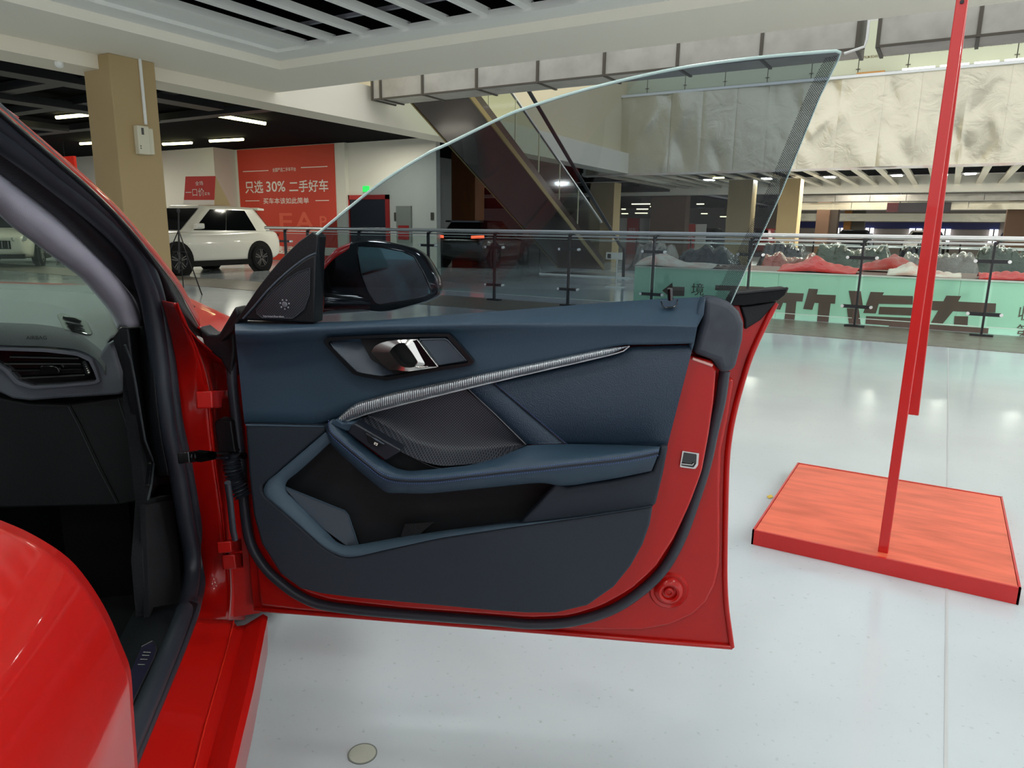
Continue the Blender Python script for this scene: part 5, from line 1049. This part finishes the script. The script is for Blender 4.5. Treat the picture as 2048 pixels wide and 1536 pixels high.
# --- latch, plug
lp = lambda P: [(1280 + x / 10.24, 860 + y / 10.24) for x, y in P]
ring('latch_frame', [DP(x, y, -.006) for x, y in lp([(870, 430), (1210, 480), (1190, 720), (1130, 800), (815, 760)])], [DP(x, y, -.006) for x, y in lp([(895, 455), (1160, 495), (1150, 690), (1095, 770), (840, 730)])], -dn * .01, M_chrome, D, n=40)
dslab('latch_slot', lp([(890, 450), (1165, 490), (1150, 690), (1100, 775), (838, 735)]), -.009, -.014, M_glossb, D)
tube('latch_bar', [DP(x, y, -.006) for x, y in lp([(850, 690), (1070, 715), (1095, 680)])], .0016, M_chrome, D, segs=6)
pc = DP(1338, 1184, -.05)
lathe('bump_plug', [(.044, -.008), (.040, -.002), (.033, -.004), (.029, .003), (.022, .007), (.017, .005), (.015, -.002), (.011, -.003), (.010, .003), (.006, .004), (.005, .0), (.0, .0)], M_red, D, segs=32, origin=pc, axis=dn)
# --- sail triangle with tweeter
tz = lambda P: [(440 + x * .2441, 420 + y * .2441) for x, y in P]
sail = tz([(755, 178), (802, 215), (790, 350), (772, 930), (160, 900), (110, 985), (0, 1085), (30, 1035), (100, 940), (180, 830), (300, 650), (400, 520), (500, 400), (640, 262)])
dslab('sail_panel', sail, .0, -.05, M_blk, D, bev=.005)
tube('sail_highlight', [DP(x, y, .006) for x, y in crv(tz([(785, 355), (700, 395), (560, 500), (400, 650), (280, 790), (190, 890)]), 30)], .0022, M_pleat, D, segs=8)  # grey line paints the highlight on the black sail frame
dslab('tweeter_cover', tz([(783, 362), (700, 400), (560, 508), (405, 658), (290, 795), (200, 895), (770, 925)]), .008, -.01, M_blk, D, bev=.003)
M_gr = dots_mat('tweeter_mesh', (56, 61, 70), (8, 9, 11), 260, .4, .4, bump=.8)
g_px = tz([(735, 478), (732, 690), (690, 815), (600, 888), (345, 884), (302, 850), (300, 820), (400, 695), (560, 560), (640, 512)])
o = dslab('tweeter_grille', g_px, .011, .004, M_gr, D, bev=.001); add_uv(o, door_uv)
tube('tweeter_rim', [DP(x, y, .011) for x, y in g_px + g_px[:1]], .0013, mat('rim_line', (40, 46, 54), .4), D, segs=6)
tc_ = DP(569, 609, .0125)
lathe('tweeter_dome', [(.006, 0), (.005, .001), (.0, .0014)], mat('dome_grey', (120, 124, 134), .3, metal=.5), D, segs=20, origin=tc_, axis=dn)
for kx in range(7):
    th = kx * 2 * math.pi / 7 + .2; c = tc_ + (du * math.cos(th) + np.array([0, 0, math.sin(th)])) * .0095
    lathe('tweeter_petal', [(.0022, 0), (.0, .0012)], mat('dome_grey', (120, 124, 134), .3, metal=.5), D, segs=8, origin=c, axis=dn)
a = DP(527, 634, .0125); text('speaker_lettering', 'harman/kardon', mat('logo_grey', (190, 194, 200), .4), a, du, (0, 0, 1), .0042, D, width=.044, thick=.0006)
# --- window glass leaning to the cabin
kw = .30; wb0 = -.055
gn = dn - np.array([0, 0, kw]); gp0 = O + dn * wb0 + np.array([0, 0, 1.0])
def GP(x, y, off=0.): return onp(x, y, gp0 + dn * off, gn)
g_top = [(628, 474), (660, 447), (760, 367), (850, 310), (900, 286), (1000, 237), (1050, 217), (1175, 178), (1350, 138), (1500, 117), (1620, 106), (1672, 102)]
g_rear = [(1681, 106), (1676, 120), (1640, 192), (1560, 390), (1500, 520), (1459, 612)]
outl = list(crv(g_top, 60)) + g_rear + [(1400, 622), (900, 668), (640, 668), (630, 600)]
M_dg = glass_mat('door_glass', (196, 203, 209), refl=1.2)
gl = slab('window_glass', [GP(x, y) for x, y in outl], -dn * .004, M_dg, D, smooth=False)
M_edge = mat('glass_rim', (176, 200, 196), .15, emit=.05)  # slight glow put into the rim to brighten its edge line
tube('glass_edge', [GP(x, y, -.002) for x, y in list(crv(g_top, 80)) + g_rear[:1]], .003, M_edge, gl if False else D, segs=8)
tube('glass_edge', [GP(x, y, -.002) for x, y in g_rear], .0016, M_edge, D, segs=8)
fr_o = [(1676, 110), (1640, 192), (1560, 390), (1500, 520), (1459, 610)]; fr_i = [(1650, 116), (1608, 200), (1528, 392), (1466, 520), (1420, 612)]
fa = crv(fr_o, 40); fb = crv(fr_i, 40)
o = mk('frit_band', [GP(x, y, .003) for x, y in fa] + [GP(x, y, .003) for x, y in fb], [(i, i + 1, 41 + i, 40 + i) for i in range(39)], dots_mat('frit_dots', (20, 24, 26), (26, 30, 32), 360, .34, .5, see_through=True), D); add_uv(o, door_uv)
dslab('belt_strip', [(640, 652), (760, 644), (1000, 626), (1200, 610), (1330, 601), (1420, 597), (1470, 606), (1470, 612), (1200, 622), (800, 655)], -.05, -.09, M_glossb, D, bev=.004)
# --- outside mirror beyond the glass
MW = -.17
uc = float((DP(762, 550, MW) - O) @ du)
def MP(x, y, w_): p = DP(x, y, w_); return p - dn * .22 * (float((p - O) @ du) - uc)
mo = tz([(1100, 268), (1180, 246), (1300, 252), (1420, 275), (1560, 315), (1650, 375), (1710, 460), (1760, 560), (1785, 660), (1770, 715), (1700, 755), (1560, 795), (1420, 830), (1300, 838), (1180, 815), (1040, 768), (900, 745), (815, 700), (812, 590), (850, 490), (930, 375), (1010, 305)])
P0 = [MP(x, y, MW) for x, y in crv(mo, 60, True)[:-1]]; cen = sum(P0) / len(P0)
def shrink(s, d): return [cen + (p - cen) * s - dn * d for p in P0]
rings = [shrink(.96, -.008), shrink(1., 0), shrink(1.0, .03), shrink(.95, .07), shrink(.82, .11), shrink(.55, .135), shrink(.1, .142)]
n = len(P0); mir = mk('side_mirror', [p for r in rings for p in r], grid_faces(len(rings), n, True) + [tuple(range(n))], M_glossb, CAR, smooth=50)
mg = tz([(1145, 295), (1300, 303), (1480, 338), (1575, 385), (1640, 500), (1690, 620), (1712, 690), (1650, 718), (1480, 750), (1310, 775), (1275, 762), (1215, 660), (1165, 510), (1138, 350)])
mgl = slab('mirror_glass', [MP(x, y, MW + .012) for x, y in mg], -dn * .008, mat('mirror_silver', (150, 176, 172), .03, metal=1.), mir, smooth=False)
tube('mirror_rim', [MP(x, y, MW + .010) for x, y in mg + mg[:1]], .0025, M_glossb, mir, segs=8)
cap_o = tz([(818, 580), (880, 440), (960, 335), (1020, 295), (1085, 268)]); cap_i = tz([(830, 565), (905, 460), (975, 385), (1035, 345), (1075, 312)])
surf('mirror_cap', [[MP(x, y, MW - .03) for x, y in crv(cap_o, 20)], [MP(x, y, MW + .004) for x, y in crv(cap_o, 20)], [MP(x, y, MW + .0105) for x, y in crv(mixr(cap_o, cap_i, .5), 20)], [MP(x, y, MW + .011) for x, y in crv(cap_i, 20)]], M_red, mir, n=20)
tube('mirror_foot', [MP(650, 602, MW + .02), MP(690, 604, MW), MP(740, 606, MW - .01)], [.03, .025, .02], M_glossb, mir, segs=12)
